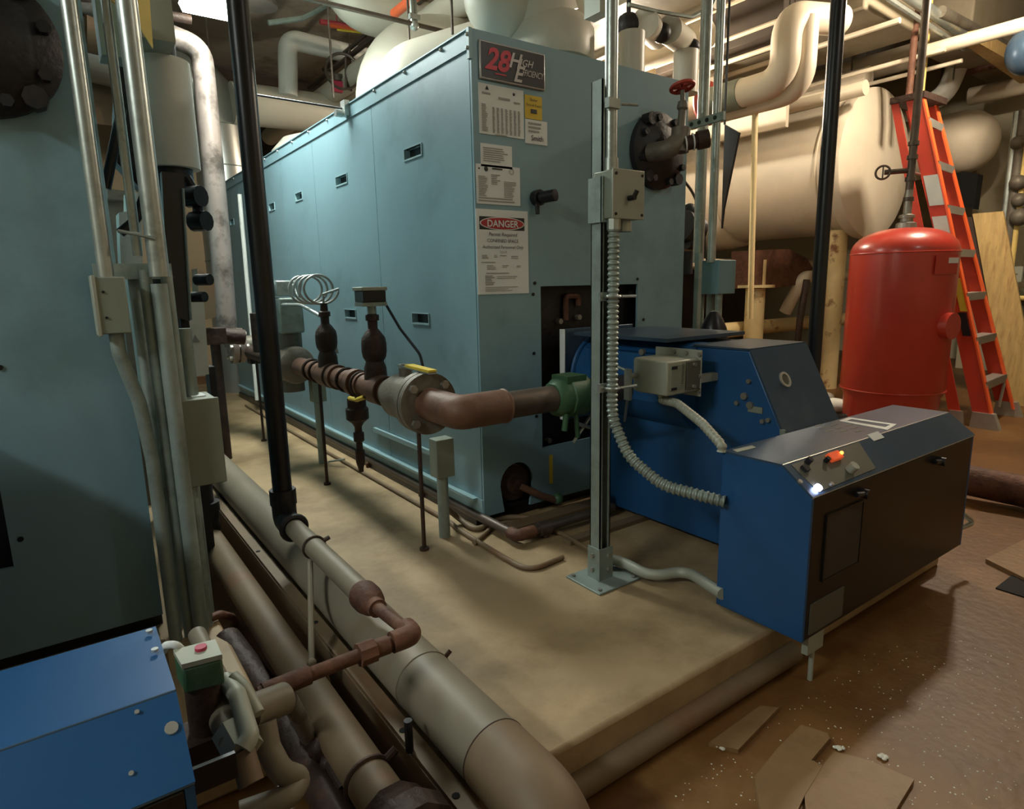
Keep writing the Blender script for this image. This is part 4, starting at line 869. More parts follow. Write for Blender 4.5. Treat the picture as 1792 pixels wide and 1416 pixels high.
# big white ducts beyond the boiler
R = thing('round_duct', 'large shiny grey round duct elbowing down behind the pinkish riser', 'duct', (1.6, 7.3, 0))
cD = P(392, 300, y=7.45)
m = MB(); m.tube([(cD.x-1.3, 7.45, P(330, 130, y=7.45).z+.1), (cD.x-.05, 7.45, P(330, 130, y=7.45).z-.05), (cD.x, 7.45, 2.3), (cD.x, 7.45, -.15)], .27, .45, n=32, k=5); m.build('duct', 'alum_jacket', R)
m = MB()
for z in (2.75, 2.35, 1.4): m.ring((cD.x, 7.45, z), (0, 0, 1), .272, .006, 32, 6)
m.each('seam_band', 'galv_dull', R)
pipe('breeching_duct', 'big white horizontal breeching duct running behind the boiler top', 'duct', [P(405, 180, y=7.2), P(405, 180, y=7.2)+V(2.5, 0, .05)], .20, 'cream', 0, n=30)
a, b = P(503, 150, y=7.0), P(503, 68, y=7.0)
R = thing('white_pipe', 'white insulated pipe rising from the breeching duct and elbowing right', 'pipe', a)
m = MB(); m.tube([a-V(0, 0, .1), b, b+V(1.2, 0, -.04)], .095, .13, n=24, k=8); m.build('insulation', 'white_ins', R)
m = MB(); m.ring(b+V(.42, 0, -.01), (1, 0, 0), .097, .006, 20, 6); m.build('band', 'galv_dull', R)
m = MB(); p = P(590, 132, y=6.5); m.cyl(p+V(-.12, 0, 0), p+V(.1, 0, 0), .02); m.cyl(p, p+V(0, 0, -.05), .04)
solo(m, 'gate_valve', 'grey_cast', 'grey valve with stem above the far boiler trim', 'valve')
m = MB(); p = P(590, 152, y=6.5); m.box(p, (.1, .05, .10)); solo(m, 'warning_tag', 'tag_red', 'small red tag hanging under the grey valve above the boiler trim', 'tag')
m = MB()
for k in range(6): a = P(605+k*3, 100, y=6.4); m.tube([a+V(0, .02*k, .02*k), P(606+k*3, 155, y=6.4)+V(0, .02*k, 0)], .012, n=6)
solo(m, 'coiled_chain', 'steel_pipe', 'bundle of grey chain hanging beside the cream flue elbow', 'chain', kind='stuff')
m = MB(); m.ring(P(600, 125, y=6.3), (.3, 1, 0), .16, .014, 24, 6); solo(m, 'coiled_chain_loop', 'steel_pipe', 'dark hanging loop behind the red tag', 'cable loop')
pipe('guy_rod', 'thin grey rod from the black pole region to a clip on the boiler trim', 'rod', [P(448, 166, y=3.9), P(600, 190, x=XL-.03)], .006, 'black_iron', 0)
m = MB(); p = P(604, 190, x=XL-.02); m.box(p, (.03, .06, .08)); m.cyl(p+V(-.02, 0, -.03), p+V(-.06, 0, -.03), .02, n=8); solo(m, 'beam_clip', 'galv', 'small galvanized clip on the boiler top trim holding a thin rod', 'clip')
# cream flues on top of the boiler
R = thing('flue_elbow', 'huge cream painted flue elbow rising from the middle of the boiler top', 'flue', (2.15, 4.35, 2.1))
m = MB(); m.tube([(2.37, 4.65, 2.106), (2.37, 4.65, 2.72), (3.1, 4.6, 2.80)], .36, .42, n=40, k=10); m.build('elbow', 'cream', R)
R = thing('flue_elbow', 'lower cream flue stub beside the boiler trim, in front of the huge flue elbow', 'flue', (2.0, 3.55, 2.1))
m = MB(); m.tube([(1.95, 3.72, 2.106), (1.95, 3.72, 2.28), (2.4, 3.4, 2.42)], .25, .2, n=36, k=8); m.build('elbow', 'cream', R)
R = thing('flue_elbow', 'flat cream cap just above the far boiler trim', 'flue', (1.9, 5.5, 2.1))
m = MB(); m.lathe([(.34, 0), (.34, .1), (.25, .2), (.1, .25), (0, .26)], (1.95, 5.5, 2.106), n=32); m.build('cap', 'cream', R)
a = P(600, 5, y=5.2); 
pipe('overhead_cream_pipe', 'long cream pipe crossing overhead from the left and running down right over the flue elbow', 'pipe', [a+V(-.05, 0, .9), a+V(0, 0, -.02), a+V(1.9, 0, -.02)], .17, 'cream', .3, n=28)
R = thing('flue_stack', 'glossy cream flue collar and ball elbow at the front right of the boiler top', 'flue', (2.5, 2.95, 2.1))
m = MB(); m.cyl((2.44, 2.98, 2.106), (2.44, 2.98, 2.34), .20, n=36); m.lathe([(.235, 0), (.245, .03), (.245, .16), (.22, .2), (.2, .22)], (2.44, 2.98, 2.30), n=36); m.build('collar', 'cream', R)
m = MB(); m.tube([(2.40, 3.0, 2.50), (2.32, 3.0, 2.66), (2.34, 3.05, 2.95), (2.34, 3.05, 4.1)], .21, .15, n=32); m.ball((2.16, 3.05, 2.60), .20, 28); m.build('elbow', 'cream', R)
# white insulated fittings with black valves, above the right of the boiler
def wc(label, c, r, h, ax=(0, 0, 1)): return solo(MB().cyl(V(c)-V(ax)*h/2, V(c)+V(ax)*h/2, r, n=28), 'insulated_pipe', 'cream', label, 'pipe')
p = P(1105, 95, y=2.75); wc('upright cream pipe stub directly right of the shiny conduit, above the boiler edge', (p.x, p.y, (p.z+.11+2.106)/2), .075, p.z+.11-2.106)
p = P(1200, 128, y=3.1); wc('upright white pipe section behind the red valve wheel', (p.x, p.y, p.z), .085, .27)
R = thing('insulated_valve_run', 'short white pipe sections joined by black valves over the right boiler corner', 'pipe', P(1150, 50, y=3.0))
a, b, c, d, e = [P(*q, y=3.05) for q in [(1100, 45), (1128, 52), (1150, 60), (1188, 70), (1206, 80)]]
m = MB(); m.cyl(P(1128, 40, y=2.95), P(1150, 62, y=3.2), .085, n=24); m.cyl(P(1170, 52, y=3.0), P(1198, 74, y=3.2), .085, n=24); ins = m.each('insulation', 'cream', R)
m = MB(); m.cyl(a+V(0, 0, .05), a-V(0, 0, .12), .06, n=14); m.ball(a, .075, 14); m.ball(P(1158, 58, y=3.0), .06, 14); m.ball(P(1212, 82, y=3.1), .05, 12); m.cyl(a+V(0, 0, .05), a+V(0, 0, .4), .014, n=8); m.each('valve', 'black_iron', R)
m = MB(); m.tube([P(1100, 8, y=2.9), P(1150, 20, y=2.9), P(1210, 30, y=2.9), P(1245, 12, y=2.9), P(1258, -20, y=2.9)], .012, .1, n=8); solo(m, 'sagging_conduit', 'galv_dull', 'grey flexible conduit sagging over the white pipe fittings', 'conduit')
m = MB(); m.bb(*sorted((P(1050, 0, y=2.2).x, P(1068, 0, y=2.2).x)), 2.2, 2.3, P(1055, 22, y=2.2).z, P(1055, 22, y=2.2).z+.25); solo(m, 'small_junction_box', 'box_light', 'small pale electrical box left of the shiny conduit at the top', 'box')
# valve with red wheel on the boiler front
R = thing('gate_valve', 'brown gate valve with red handwheel at the upper right corner of the boiler front', 'valve', (2.58, 2.2, 1.7))
w0 = P(1194, 152, y=2.14); m = MB(); m.ring(w0, (0, .25, 1), .052, .010, 24, 8)
for k in range(5): t = k*2*math.pi/5; m.cyl(w0, w0+V(.052*math.cos(t), .052*math.sin(t), -.012*math.sin(t)), .008, n=6)
m.ball(w0, .018, n=10); m.build('handwheel', 'wheel_red', R, label='red handwheel')
b0 = P(1195, 178, y=2.14); b1 = P(1192, 225, y=2.14); b2_ = P(1170, 262, y=2.16)
m = MB(); m.cyl(w0, b0, .011, n=8); m.lathe([(.022, 0), (.026, .02), (.026, .03), (.018, .04), (.02, .14), (.03, .16), (.042, .18), (.042, .23)], b0, b1-b0, 18); m.tube([b1, P(1190, 245, y=2.14), b2_, V(b2_.x-.02, 2.26, b2_.z)], .045, .04, n=18)
m.build('bonnet_and_body', 'grey_cast', R)
c0, c1_, c2_ = P(1196, 252, y=2.12), P(1213, 248, y=2.09), P(1236, 243, y=2.05)
m = MB(); m.cyl(c0, c2_, .034, n=20); m.cyl(c1_.lerp(c2_, .3), c2_+(c2_-c1_)*.18, .043, n=20); m.build('pipe_cap', 'dark_rust', R)
m = MB(); m.ring(c1_, c2_-c1_, .036, .004, 20, 6); m.ring(c0.lerp(c1_, .2), c2_-c1_, .036, .004, 20, 6); m.each('thread_tape', 'paper', R)
# conduits and box right of the boiler
R = thing('conduit_pair', 'pair of tall shiny conduits right of the boiler entering a teal box', 'conduit', (3.2, 2.47, 0))
for y, r in ((2.52, .032), (2.425, .024)): add_cyl(R, 'conduit', (3.2, y, 1.2), (3.2, y, 4.1), r, 'galv')
a, b = P(1216, 460, x=3.2), P(1257, 515, x=3.2)
m = MB(); m.bb(3.2, 3.36, b.y, a.y, b.z, a.z+.01); m.build('box', 'teal_dark', R, bevel=.004)
m = MB()
for y in (2.53, 2.46, 2.40): m.cyl((3.25, y, 0), (3.25, y, b.z), .022, n=12)
m.each('lower_conduit', 'galv_dull', R)
m = MB(); a, b = P(1203, 213, x=3.12), P(1266, 194, x=3.12); m.prism([a, b, b-V(0, 0, .045), a-V(0, 0, .045)], (.02, 0, 0)); m.cur = 1
for k in range(4): c = a.lerp(b, .12+.22*k)-V(.001, 0, .022); m.cyl(c, c-V(.002, 0, 0), .012, n=10)
solo(m, 'strut_bar', ['galv_dull', 'galv_slot'], 'perforated strut bar bracing the conduits beside the red valve wheel', 'bar')
m = MB(); q = [P(*p, x=3.7) for p in [(1268, 218), (1293, 232), (1266, 365), (1262, 400)]]; m.prism(q, (.02, 0, 0)); m.cyl(q[0], (q[0].x, q[0].y, 4.1), .008, n=6); solo(m, 'steel_baffle', 'black_paint', 'slanted black sheet just right of the tall conduits', 'panel')
m = MB(); m.tube([P(1196, 315, y=2.7), P(1212, 335, y=2.7), P(1228, 375, y=2.65), P(1238, 460, y=2.6)], .009, .2, n=8); solo(m, 'cable', 'steel_pipe', 'thin dark cable arching from behind the boiler to the conduits', 'cable')
R = thing('side_valve', 'black cast valve on a riser behind the right boiler edge', 'valve', (2.95, 2.7, 0)); add_cyl(R, 'riser', (2.96, 2.7, 0), (2.96, 2.7, 1.3), .04, 'black_iron')
m = MB(); m.cyl(P(1192, 395, y=2.7), P(1216, 405, y=2.7), .10, n=20); m.cyl(P(1200, 425, y=2.68), P(1226, 428, y=2.68), .04, n=16); m.ball(P(1206, 370, y=2.7), .05, 14); m.cyl(P(1198, 440, y=2.7), P(1198, 480, y=2.7), .05, n=16); m.build('body', 'black_iron', R)
m = MB(); a, b = P(1205, 480, x=3.05), P(1198, 600, x=3.05); m.bb(3.03, 3.06, 2.38, 2.41, 0, 1.25); solo(m, 'slotted_post', 'galv_dull', 'dark slotted post close behind the right edge of the boiler', 'post')
m = MB(); m.bb(2.86, 2.95, 3.0, 3.4, 0, 2.1); solo(m, 'grey_column_panel', 'white_ins', 'pale grey panel strip behind the right boiler edge', 'panel')
# ================================================================== RIGHT SIDE: poles, tanks, ladder
R = thing('black_gas_riser', 'tall black pipe pole right of centre, in front of the cream tank', 'pipe', (3.3, 1.8, 0))
pp = P(1440, 400, x=3.3); add_cyl(R, 'pole', (3.3, pp.y, -.15), (3.3, pp.y, 4.1), .036, 'black_paint', 24)
pipe('cream_conduit', 'slim cream pipe standing before the cream tank, ending above the round leg', 'pipe', [P(1322, 178, x=5.2), P(1313, 558, x=5.2)], .026, 'rusty_cream', 0)
# red tank
TX, TY, TR = 5.515, 2.362, .375
R = thing('expansion_tank', 'glossy red upright pressure tank standing in front of the ladder', 'tank', (TX, TY, -.15))
ZW2 = P(1580, 441, x=TX-.32).z+.15; ZW1 = P(1560, 690, x=TX-.32).z+.15; ZTOP = P(1585, 399, x=TX).z+.15
pr = [(TR*.88, 0), (TR*.9, .02), (TR*.92, ZW1-.06), (TR*.97, ZW1-.02), (TR, ZW1), (TR, ZW2)]
for i in range(1, 13): a = math.pi/2*i/12; pr.append((TR*math.cos(a)**.75 if i < 12 else 0, ZW2+(ZTOP-ZW2)*math.sin(a)))
m = MB(); m.lathe(pr, (TX, TY, -.15), n=64); m.build('shell', 'tank_red', R)
for z in (ZW1, ZW2): m = MB(); m.ring((TX, TY, -.15+z), (0, 0, 1), TR+.001, .006, 64, 6); m.build('weld_seam', 'tank_red', R)
m = MB(); m.lathe([(.075, 0), (.07, .05), (.045, .06), (.045, .09), (.055, .09), (.055, .11), (.03, .12), (.028, .3)], (TX, TY, ZTOP-.165), n=20); m.build('top_fitting', 'bolt_steel', R)
v = P(1657, 470, x=TX-.2)
ang = math.atan2(-1, -.35)
u1 = V(math.cos(math.radians(250)), math.sin(math.radians(250)), 0); c = V(TX, TY, ZW2-.25)+u1*(TR+.002); tdir = V(-u1.y, u1.x, 0)
m = MB(); m.prism([c-tdir*.10-V(0, 0, .07), c+tdir*.10-V(0, 0, .07), c+tdir*.10+V(0, 0, .07), c-tdir*.10+V(0, 0, .07)], u1*.008); m.build('name_boss', 'tank_red', R)
m = MB(); c = V(TX, TY, ZW2-.22)+u1*(TR+.012)+tdir*.06; m.prism([c-tdir*.05-V(0, 0, .02), c+tdir*.04-V(0, 0, .02), c+tdir*.04+V(0, 0, .02), c-tdir*.05+V(0, 0, .02)], u1*.003); m.build('white_sticker', 'paper', R)
u2 = V(math.cos(math.radians(262)), math.sin(math.radians(262)), 0); c = V(TX, TY, .72)+u2*TR
m = MB(); m.cyl(c-u2*.02, c+u2*.05, .10, n=24); m.build('hand_hole', 'tank_red', R)
tp = P(1590, 120, y=TY-.02)
R = thing('tank_riser_pipe', 'slim brown pipe with small valve rising from the top of the red tank', 'pipe', (TX, TY, 1.9))
m = MB(); m.cyl((TX, TY, ZTOP+.1), (TX, TY, 4.1), .028, n=16); m.build('pipe', 'steel_pipe', R)
m = MB()
for z in (ZTOP+.05, ZTOP+.2, ZTOP+.36, ZTOP+.46): m.cyl((TX, TY, z), (TX, TY, z+.03), .038, n=12)
m.each('coupling', 'steel_pipe', R)
m = MB(); vd = V(-.75, -.66, 0).normalized(); sd_ = V(-.5, .87, 0).normalized(); c = V(TX, TY, ZTOP+.28); m.cyl(c, c+sd_*.18, .02, n=10); m.ring(c+sd_*.19, (1, .3, 0), .05, .009, 20, 6); m.cyl(c+sd_*.19+V(0, 0, -.05), c+sd_*.19+V(0, 0, .05), .006, n=6); m.build('valve_wheel', 'steel_pipe', R)
for i, (px, x) in enumerate([(1597, 6.9), (1611, 7.05), (1620, 7.2)]):
    p = P(px, 100, x=x); pipe('copper_pipe', ['reddish pipe behind the tank riser, leftmost of three', 'middle reddish pipe behind the tank riser', 'thin yellowish pipe right of the reddish pair above the ladder'][i], 'pipe', [(x, p.y, p.z-.45), (x, p.y, 4.1)], .03-.006*i, 'rust' if i < 2 else 'wood_pale', 0)
# ladder
R = thing('step_ladder', 'orange fibreglass step ladder standing folded behind the red tank', 'ladder', (6.4, 2.1, -.15))
def railpt(side, z, dy=0.):     # side 0 = left (x 6.1), 1 = right
    t = (z+.15)/2.72; return V((6.1+.0*t) if side == 0 else (6.82-.32*t), (1.80 if side == 0 else 1.86)+.78*t*(1 if side == 0 else .98)+dy, z)
for side in (0, 1):
    a, b = railpt(side, -.08), railpt(side, 2.56); sgn = 1 if side == 0 else -1
    m = MB(); m.prism([a, b, b+V(0, .13, .0), a+V(0, .13, 0)], (.012*sgn, 0, 0)); rl = m.build('front_rail', 'ladder_orange', R)
    m = MB(); m.prism([a+V(-.004*sgn, -.006, 0), b+V(-.004*sgn, -.006, 0), b+V(-.004*sgn, .008, 0), a+V(-.004*sgn, .008, 0)], (.05*sgn, 0, 0)); m.build('rail_flange', 'ladder_edge', rl)
    m = MB(); m.prism([a+V(0, .22, 0), b+V(0, .19, 0), b+V(0, .25, 0), a+V(0, .31, 0)], (.012*sgn, 0, 0)); m.build('rear_rail', 'ladder_orange', R)
    f0 = railpt(side, -.15); m = MB(); m.prism([f0+V(-.02, -.04, 0), f0+V(-.02, .17, 0), a+V(-.02, .14, .06), a+V(-.02, -.01, .06)], (.06, 0, 0)); m.build('foot', 'alu', R)
    m = MB(); m.prism([f0+V(-.01, .22, 0), f0+V(-.01, .34, 0), a+V(-.01, .31, .05), a+V(-.01, .22, .05)], (.04, 0, 0)); m.build('foot', 'alu', R)
for k in range(7):
    z = .215+.36*k; a, b = railpt(0, z), railpt(1, z)
    m = MB(); m.prism([a+V(.012, -.01, 0), b+V(-.012, -.01, 0), b+V(-.012, .10, 0), a+V(.012, .10, 0)], (0, 0, .012)); m.prism([a+V(.012, -.012, -.05), b+V(-.012, -.012, -.05), b+V(-.012, -.012, .012), a+V(.012, -.012, .012)], (0, .01, 0)); m.build('step', 'alu', R)
for z in (.62, 1.35, 2.0):
    a, b = railpt(0, z, .27), railpt(1, z, .27); m = MB(); m.cyl(a, b, .012, n=8); m.build('rear_brace', 'alu', R)
a, b = railpt(0, .2), railpt(1, .2)
m = MB(); m.tube([a+V(.02, 0, 0), a+V(.10, 0, -.26)], .012, n=6); m.tube([b+V(-.02, 0, 0), b+V(-.1, 0, -.26)], .012, n=6); m.each('knee_brace', 'alu', R)
a, b = railpt(0, 2.56), railpt(1, 2.56); m = MB(); m.bb(6.08, 6.53, a.y-.02, a.y+.25, 2.55, 2.60); m.build('top_cap', 'dark_rust', R)
def rsticker(name, z0, z1, mt, dy0=.02, dy1=.11):
    a, b = railpt(0, z0), railpt(0, z1); m = MB(); m.prism([a+V(-.003, dy0, 0), b+V(-.003, dy0, 0), b+V(-.003, dy1, 0), a+V(-.003, dy1, 0)], (.002, 0, 0)); return m.build(name, mt, R)
rsticker('grey_label', 1.67, 1.92, 'alu', .01, .12); rsticker('grey_label', 1.38, 1.58, 'alu', .01, .12); rsticker('yellow_caution_label', .80, 1.07, 'yellow', .005, .06); rsticker('black_label', .60, .79, 'sign_black', .02, .08)
# boards and dark bin at the right
R = thing('timber_board', 'tall pale timber board leaning upright right of the orange ladder', 'board', (7.4, 2.3, -.15))
a, b = P(1727, 372, x=7.5), V(7.42, 1.99, -.15)
m = MB(); m.prism([a+V(0, .12, 0), a+V(.0, -.13, 0), b+V(0, -.13, 0), b+V(0, .12, 0)], (.03, 0, 0)); m.build('face_board', 'wood', R)
m = MB(); m.prism([a+V(.01, .20, -.03), a+V(.01, .125, -.03), b+V(.01, .125, 0), b+V(.01, .20, 0)], (.12, 0, 0)); m.build('edge_board', 'dark_rust', R)
m = MB(); c = P(1738, 500, x=7.49); m.box(c, (.01, .06, .03)); m.build('tape_mark', 'black_paint', R)
m = MB(); m.bb(7.95, 8.8, 1.4, 2.30, -.15, .95); solo(m, 'dark_bin', 'olive', 'dark olive bin at the right frame edge beside the timber board', 'bin', bevel=.03)
m = MB(); m.box(P(1786, 522, x=7.95), (.1, .12, .05)); solo(m, 'yellow_rag', 'wood_pale', 'crumpled yellow rag on top of the dark olive bin', 'rag', bevel=.02)
# cream tank
R = thing('cream_tank', 'large horizontal cream insulated tank with round end, behind the red tank', 'tank', (7.34, 5, 1.4))
TC = V(7.34, 3.5, 2.27)
m = MB(); m.lathe([(.70, .06), (.70, 1.55)], TC, (0, 1, 0), 56); m.build('shell', 'cream_plain', R)
m = MB(); m.lathe([(0, -.10), (.4, -.08), (.68, -.03), (.765, 0), (.775, .05), (.76, .12), (.70, .13)], TC, (0, 1, 0), 64); m.build('end_disc', 'cream_plain', R)
m = MB(); m.lathe([(.72, 1.55), (.76, 1.6), (.80, 2.0), (.78, 2.7), (.6, 3.2), (.3, 3.45), (0, 3.5)], TC, (0, 1, 0), 56); m.build('far_end', 'cream_plain', R)
m = MB()
for h in (.28, 1.56): m.ring(TC+V(0, h, 0), (0, 1, 0), .705, .012, 56, 6)
m.each('seam', 'cream_warm', R)
m = MB(); q = [(6.72, 4.2), (7.96, 4.2)]; m.prism([P(1322, 438, y=4.15), P(1322, 505, y=4.15), P(1352, 505, y=4.15), P(1437, 492, y=4.15), P(1412, 452, y=4.15), P(1380, 436, y=4.15)], (0, .3, 0)); m.build('saddle', 'rust', R)
m = MB(); m.cyl((6.41, 4.25, -.15), (6.41, 4.25, 1.3), .105, n=26); m.cyl((7.12, 3.75, -.15), (7.12, 3.75, 1.6), .11, n=26); m.cyl((6.5, 5.6, -.15), (6.5, 5.6, 1.6), .1, n=26); m.each('leg', 'rusty_cream', R)
m = MB(); m.cyl((6.41, 4.25, 1.0), (6.41, 4.25, 1.03), .2, n=26); m.cyl((6.41, 4.25, -.15), (6.41, 4.25, .38), .13, n=20); m.each('leg_flange', 'rusty_cream', R)
pipe('low_cream_pipe', 'rust-stained horizontal pipe low between the cream tank legs', 'pipe', [(6.0, 4.45, .53), (9.5, 4.45, .53)], .085, 'rusty_cream', 0)
a = P(1406, 480, y=4.1); pipe('cream_pipe_elbow', 'short horizontal cream pipe under the tank, left of the red tank', 'pipe', [V(a.x, 4.3, .7), V(a.x, 4.1, a.z-.03), V(a.x+2.2, 4.1, a.z)], .07, 'cream_plain', .1)
pipe('cream_pipe_high', 'thin cream pipe running along the underside of the tank', 'pipe', [(5.3, 5.2, 1.36), (6.3, 5.2, 1.3), (9.5, 5.2, 1.3)], .06, 'cream_warm', .1)
m = MB(); m.tube([P(1412, 490, y=3.8), P(1400, 560, y=3.8), P(1392, 640, y=3.8)], .035, .1, n=10); solo(m, 'hanging_hose', 'dark_rust', 'dark rusty pipe hanging below the tank, left of the right black pole', 'pipe')
m = MB(); m.bb(5.6, 9.8, 6.3, 6.5, -.15, 1.25); solo(m, 'shade_backdrop', 'brown_and_shade', 'low dark backdrop added for the shade beneath the cream tank', 'base')  # dark block added as a backdrop, its colour stands for shade under the tank
for px, py, r, lb in [(1443, 694, .09, 'smaller white stone behind the blue burner'), (1460, 712, .12, 'larger white stone beside the foot of the red tank')]:
    p = P(px, py, z=-.10); m = MB(); m.ball((p.x, p.y, -.15+r*.55), r, 20, (1, 1, .55)); solo(m, 'white_stone', 'white_ins', lb, 'stone')
pipe('black_floor_pipe', 'black pipe on the floor behind the blue cabinet', 'pipe', [(5.0, 3.3, -.08), (5.3, 2.5, -.08), (5.6, 1.9, -.08)], .06, 'black_paint', .1)
pipe('brown_floor_pipe', 'fat rusty brown pipe lying across the floor right of the blue cabinet', 'pipe', [(3.35, 1.02, -.06), (4.4, 1.25, -.06), (6.8, 1.32, -.06)] if False else [P(1668, 835, z=-.03), P(1800, 862, z=-.05), P(1990, 905, z=-.05)], .085, 'rust', .3, n=26)
m = MB(); a = P(1684, 770, x=3.02); m.tube([P(1682, 775, x=3.0), P(1679, 925, x=3.0), P(1705, 915, x=3.12), P(1685, 900, x=3.05)], .010, .02, n=8); solo(m, 'bent_rod', 'galv', 'thin bent metal rod standing at the right end of the blue cabinet', 'rod')
# right wall fittings
R = thing('small_cream_tank', 'small rounded cream tank end high beside the ladder top', 'tank', (9, 3.2, 2.3))
p = P(1686, 250, x=9.0); m = MB(); m.ball(p, .36, 28, (1, 1.0, 1.0)); m.cyl(p, p+V(0, 1.5, 0), .355, n=28); m.build('shell', 'cream_plain', R); m = MB(); m.cyl(p+V(0, .3, .3), (p.x, p.y+.3, 4.1), .015, n=8); m.cyl(p+V(0, 1.2, .3), (p.x, p.y+1.2, 4.1), .015, n=8); m.each('hanger', 'steel_pipe', R)
m = MB(); q = [P(*t, x=8.9) for t in [(1672, 298), (1712, 305), (1704, 366), (1680, 360)]]; m.prism(q, (.15, 0, 0)); m.build('dark_opening', 'dark_void', R)
struct(MB().bb(9.9, 10.4, 2.85, 3.45, -.15, 4.1), 'trim_5', 'wall_cream')
R = thing('wall_conduit_rack', 'rack of grey pipes with valves on the wall at the right frame edge', 'pipe', (8.3, 2.5, 1))
for px, r, mt in [(1768, .035, 'galv'), (1780, .05, 'grey_cast'), (1790, .03, 'wood_pale')]:
    p = P(px, 300, x=8.4); add_cyl(R, 'pipe', (8.4, p.y, 0.3), (8.4, p.y, 2.75), r, mt)
m = MB()
for px, py, r in [(1781, 250, .07), (1781, 320, .08), (1783, 350, .07), (1784, 380, .09), (1780, 480, .08)]: p = P(px, py, x=8.35); m.ball(p, r, 10)
m.each('valve', 'grey_cast', R)
m = MB(); m.box(P(1772, 480, x=8.3), (.05, .18, .16)); m.build('outlet_box', 'box_light', R)
m = MB(); p = P(1800, 88, x=7.2); m.ball(p, .17, 24, (1, 1, 1.2)); m.cyl(p, (p.x, p.y, 4.1), .03, n=10); solo(m, 'blue_motor', 'blue_lid', 'dark blue rounded motor at the top right frame edge', 'motor')
# floor tiles and debris
def tile(label, pts, h, nm='broken_floor_tile'):
    m = MB(); m.prism([P(px, py, z=-.15+h) for px, py in pts], (0, 0, -h)); return solo(m, nm, 'tile', label, 'tile')
tile('broken floor tile with a hole, nearer the pad pipe', [(1360, 1310), (1402, 1268), (1448, 1283), (1452, 1292), (1420, 1330), (1440, 1340), (1408, 1392), (1395, 1420), (1330, 1420), (1320, 1360)], .014)
tile('larger broken floor tile at the bottom right', [(1442, 1336), (1460, 1315), (1520, 1330), (1600, 1364), (1566, 1420), (1410, 1420), (1408, 1392)], .013)
tile('thin slab of cracked flooring beside the pad pipe', [(1240, 1300), (1330, 1235), (1363, 1238), (1292, 1312)], .012)
tile('lifted floor tile corner at the right frame edge', [(1725, 978), (1800, 940), (1830, 985), (1800, 1015)], .018)
m = MB(); m.bb(2.95, 3.3, .70, .80, -.1499, -.145); solo(m, 'floor_gap', 'dark_void', 'dark gap in the flooring below the lifted tile', 'gap')
rnd = random.Random(3)
m = MB()
for i in range(420):
    px, py = rnd.uniform(1180, 1790), rnd.uniform(1120, 1410); p = P(px, py, z=-.15)
    if p.y > .9: continue
    r = rnd.uniform(.0010, .0028); m.ball((p.x, p.y, -.1498), r, 5, (1, 1, .35))
solo(m, 'grit', 'white_ins', 'fine scattered grit on the brown floor', 'grit', kind='stuff')
for px, py, lb in [(1262, 1302, 'crumpled pale scrap beside the pad pipe'), (1466, 1305, 'small pale crumb between the broken tiles'), (1546, 1320, 'tiny pale crumb above the larger broken tile'), (1450, 1395, 'torn flake in the notch of the larger broken tile')]:
    p = P(px, py, z=-.14); m = MB()
    for k in range(5): m.ball((p.x+rnd.uniform(-.012, .012), p.y+rnd.uniform(-.012, .012), -.145), rnd.uniform(.004, .010), 6, (1, 1, .5))
    solo(m, 'scrap', 'cream', lb, 'scrap')
# ================================================================== CEILING SERVICES
def yrun(px, py, x, r, y0, y1, m_, label, cat='pipe', group=None, name='overhead_pipe', n=18):
    z = P(px, py, x=x).z; return solo(MB().cyl((x, y0, z), (x, y1, z), r, n=n), name, m_, label, cat, group)
def xrun(px, py, y, r, x0, x1, m_, label, cat='pipe', group=None, name='overhead_pipe', n=18):
    z = P(px, py, y=y).z; return solo(MB().cyl((x0, y, z), (x1, y, z), r, n=n), name, m_, label, cat, group)
# S-shaped cream pipe at upper right
pa, pb, pc = P(1150, 190, x=5.0), P(1372, 142, x=5.0), P(1388, 25, x=5.0)
R = thing('cream_bend_pipe', 'fat glossy cream pipe bending upward left of the right black pole', 'pipe', pb)
m = MB(); m.tube([(5.0, 5.6, pb.z), (5.0, pb.y, pb.z), (5.0, pb.y, pc.z), (5.0+.6, pb.y-.1, pc.z+.06)], .115, .2, n=32, k=10); m.build('pipe', 'cream_plain', R)
m = MB(); m.tube([(5.16, 4.2, pb.z-.05), (5.16, pb.y-.06, pb.z-.05), (5.16, pb.y-.06, pc.z)], .10, .2, n=28, k=10); m.build('second_pipe', 'cream_plain', R)
cl = P(1272, 165, x=5.0); m = MB(); m.cyl((5.0, cl.y-.16, pb.z), (5.0, cl.y+.14, pb.z), .123, n=28); m.build('grey_sleeve', 'box_grey', R)
m = MB(); m.ring((5.0, cl.y+.2, pb.z), (0, 1, 0), .16, .03, 28, 8); m.build('clamp', 'wheel_red', R)
yrun(1325, 88, 6.0, .17, 4.6, 10.2, 'cream_warm', 'wide cream duct pipe high behind the cream bend', n=24)
yrun(1318, 132, 5.75, .10, 4.4, 10.2, 'cream_plain', 'cream pipe just below the wide duct pipe', n=24)
yrun(1560, 108, 8.1, .13, 3.5, 10.2, 'cream_warm', 'cream overhead pipe passing above the cream tank end', n=24)
yrun(1450, 152, 7.45, .10, 3.7, 10.2, 'cream_plain', 'lower cream overhead pipe grazing the top of the cream tank', n=24)
yrun(1440, 172, 6.6, .07, 3.3, 10.1, 'cream_warm', 'slim cream pipe along the upper front of the cream tank')
yrun(1290, 196, 5.6, .05, 3.6, 10.15, 'cream_warm', 'thin cream pipe level with the perforated strut bar')
z = P(1400, 205, x=6.7).z; m = MB(); m.bb(6.25, 6.3, 3.9, 9.0, z-.17, z+.12); solo(m, 'cream_shelf_panel', 'cream_warm', 'long flat cream panel along the top of the cream tank', 'panel')
yrun(1245, 55, 4.6, .11, 3.6, 8.5, 'cream_warm', 'cream overhead pipe crossing behind the tall conduit pair')
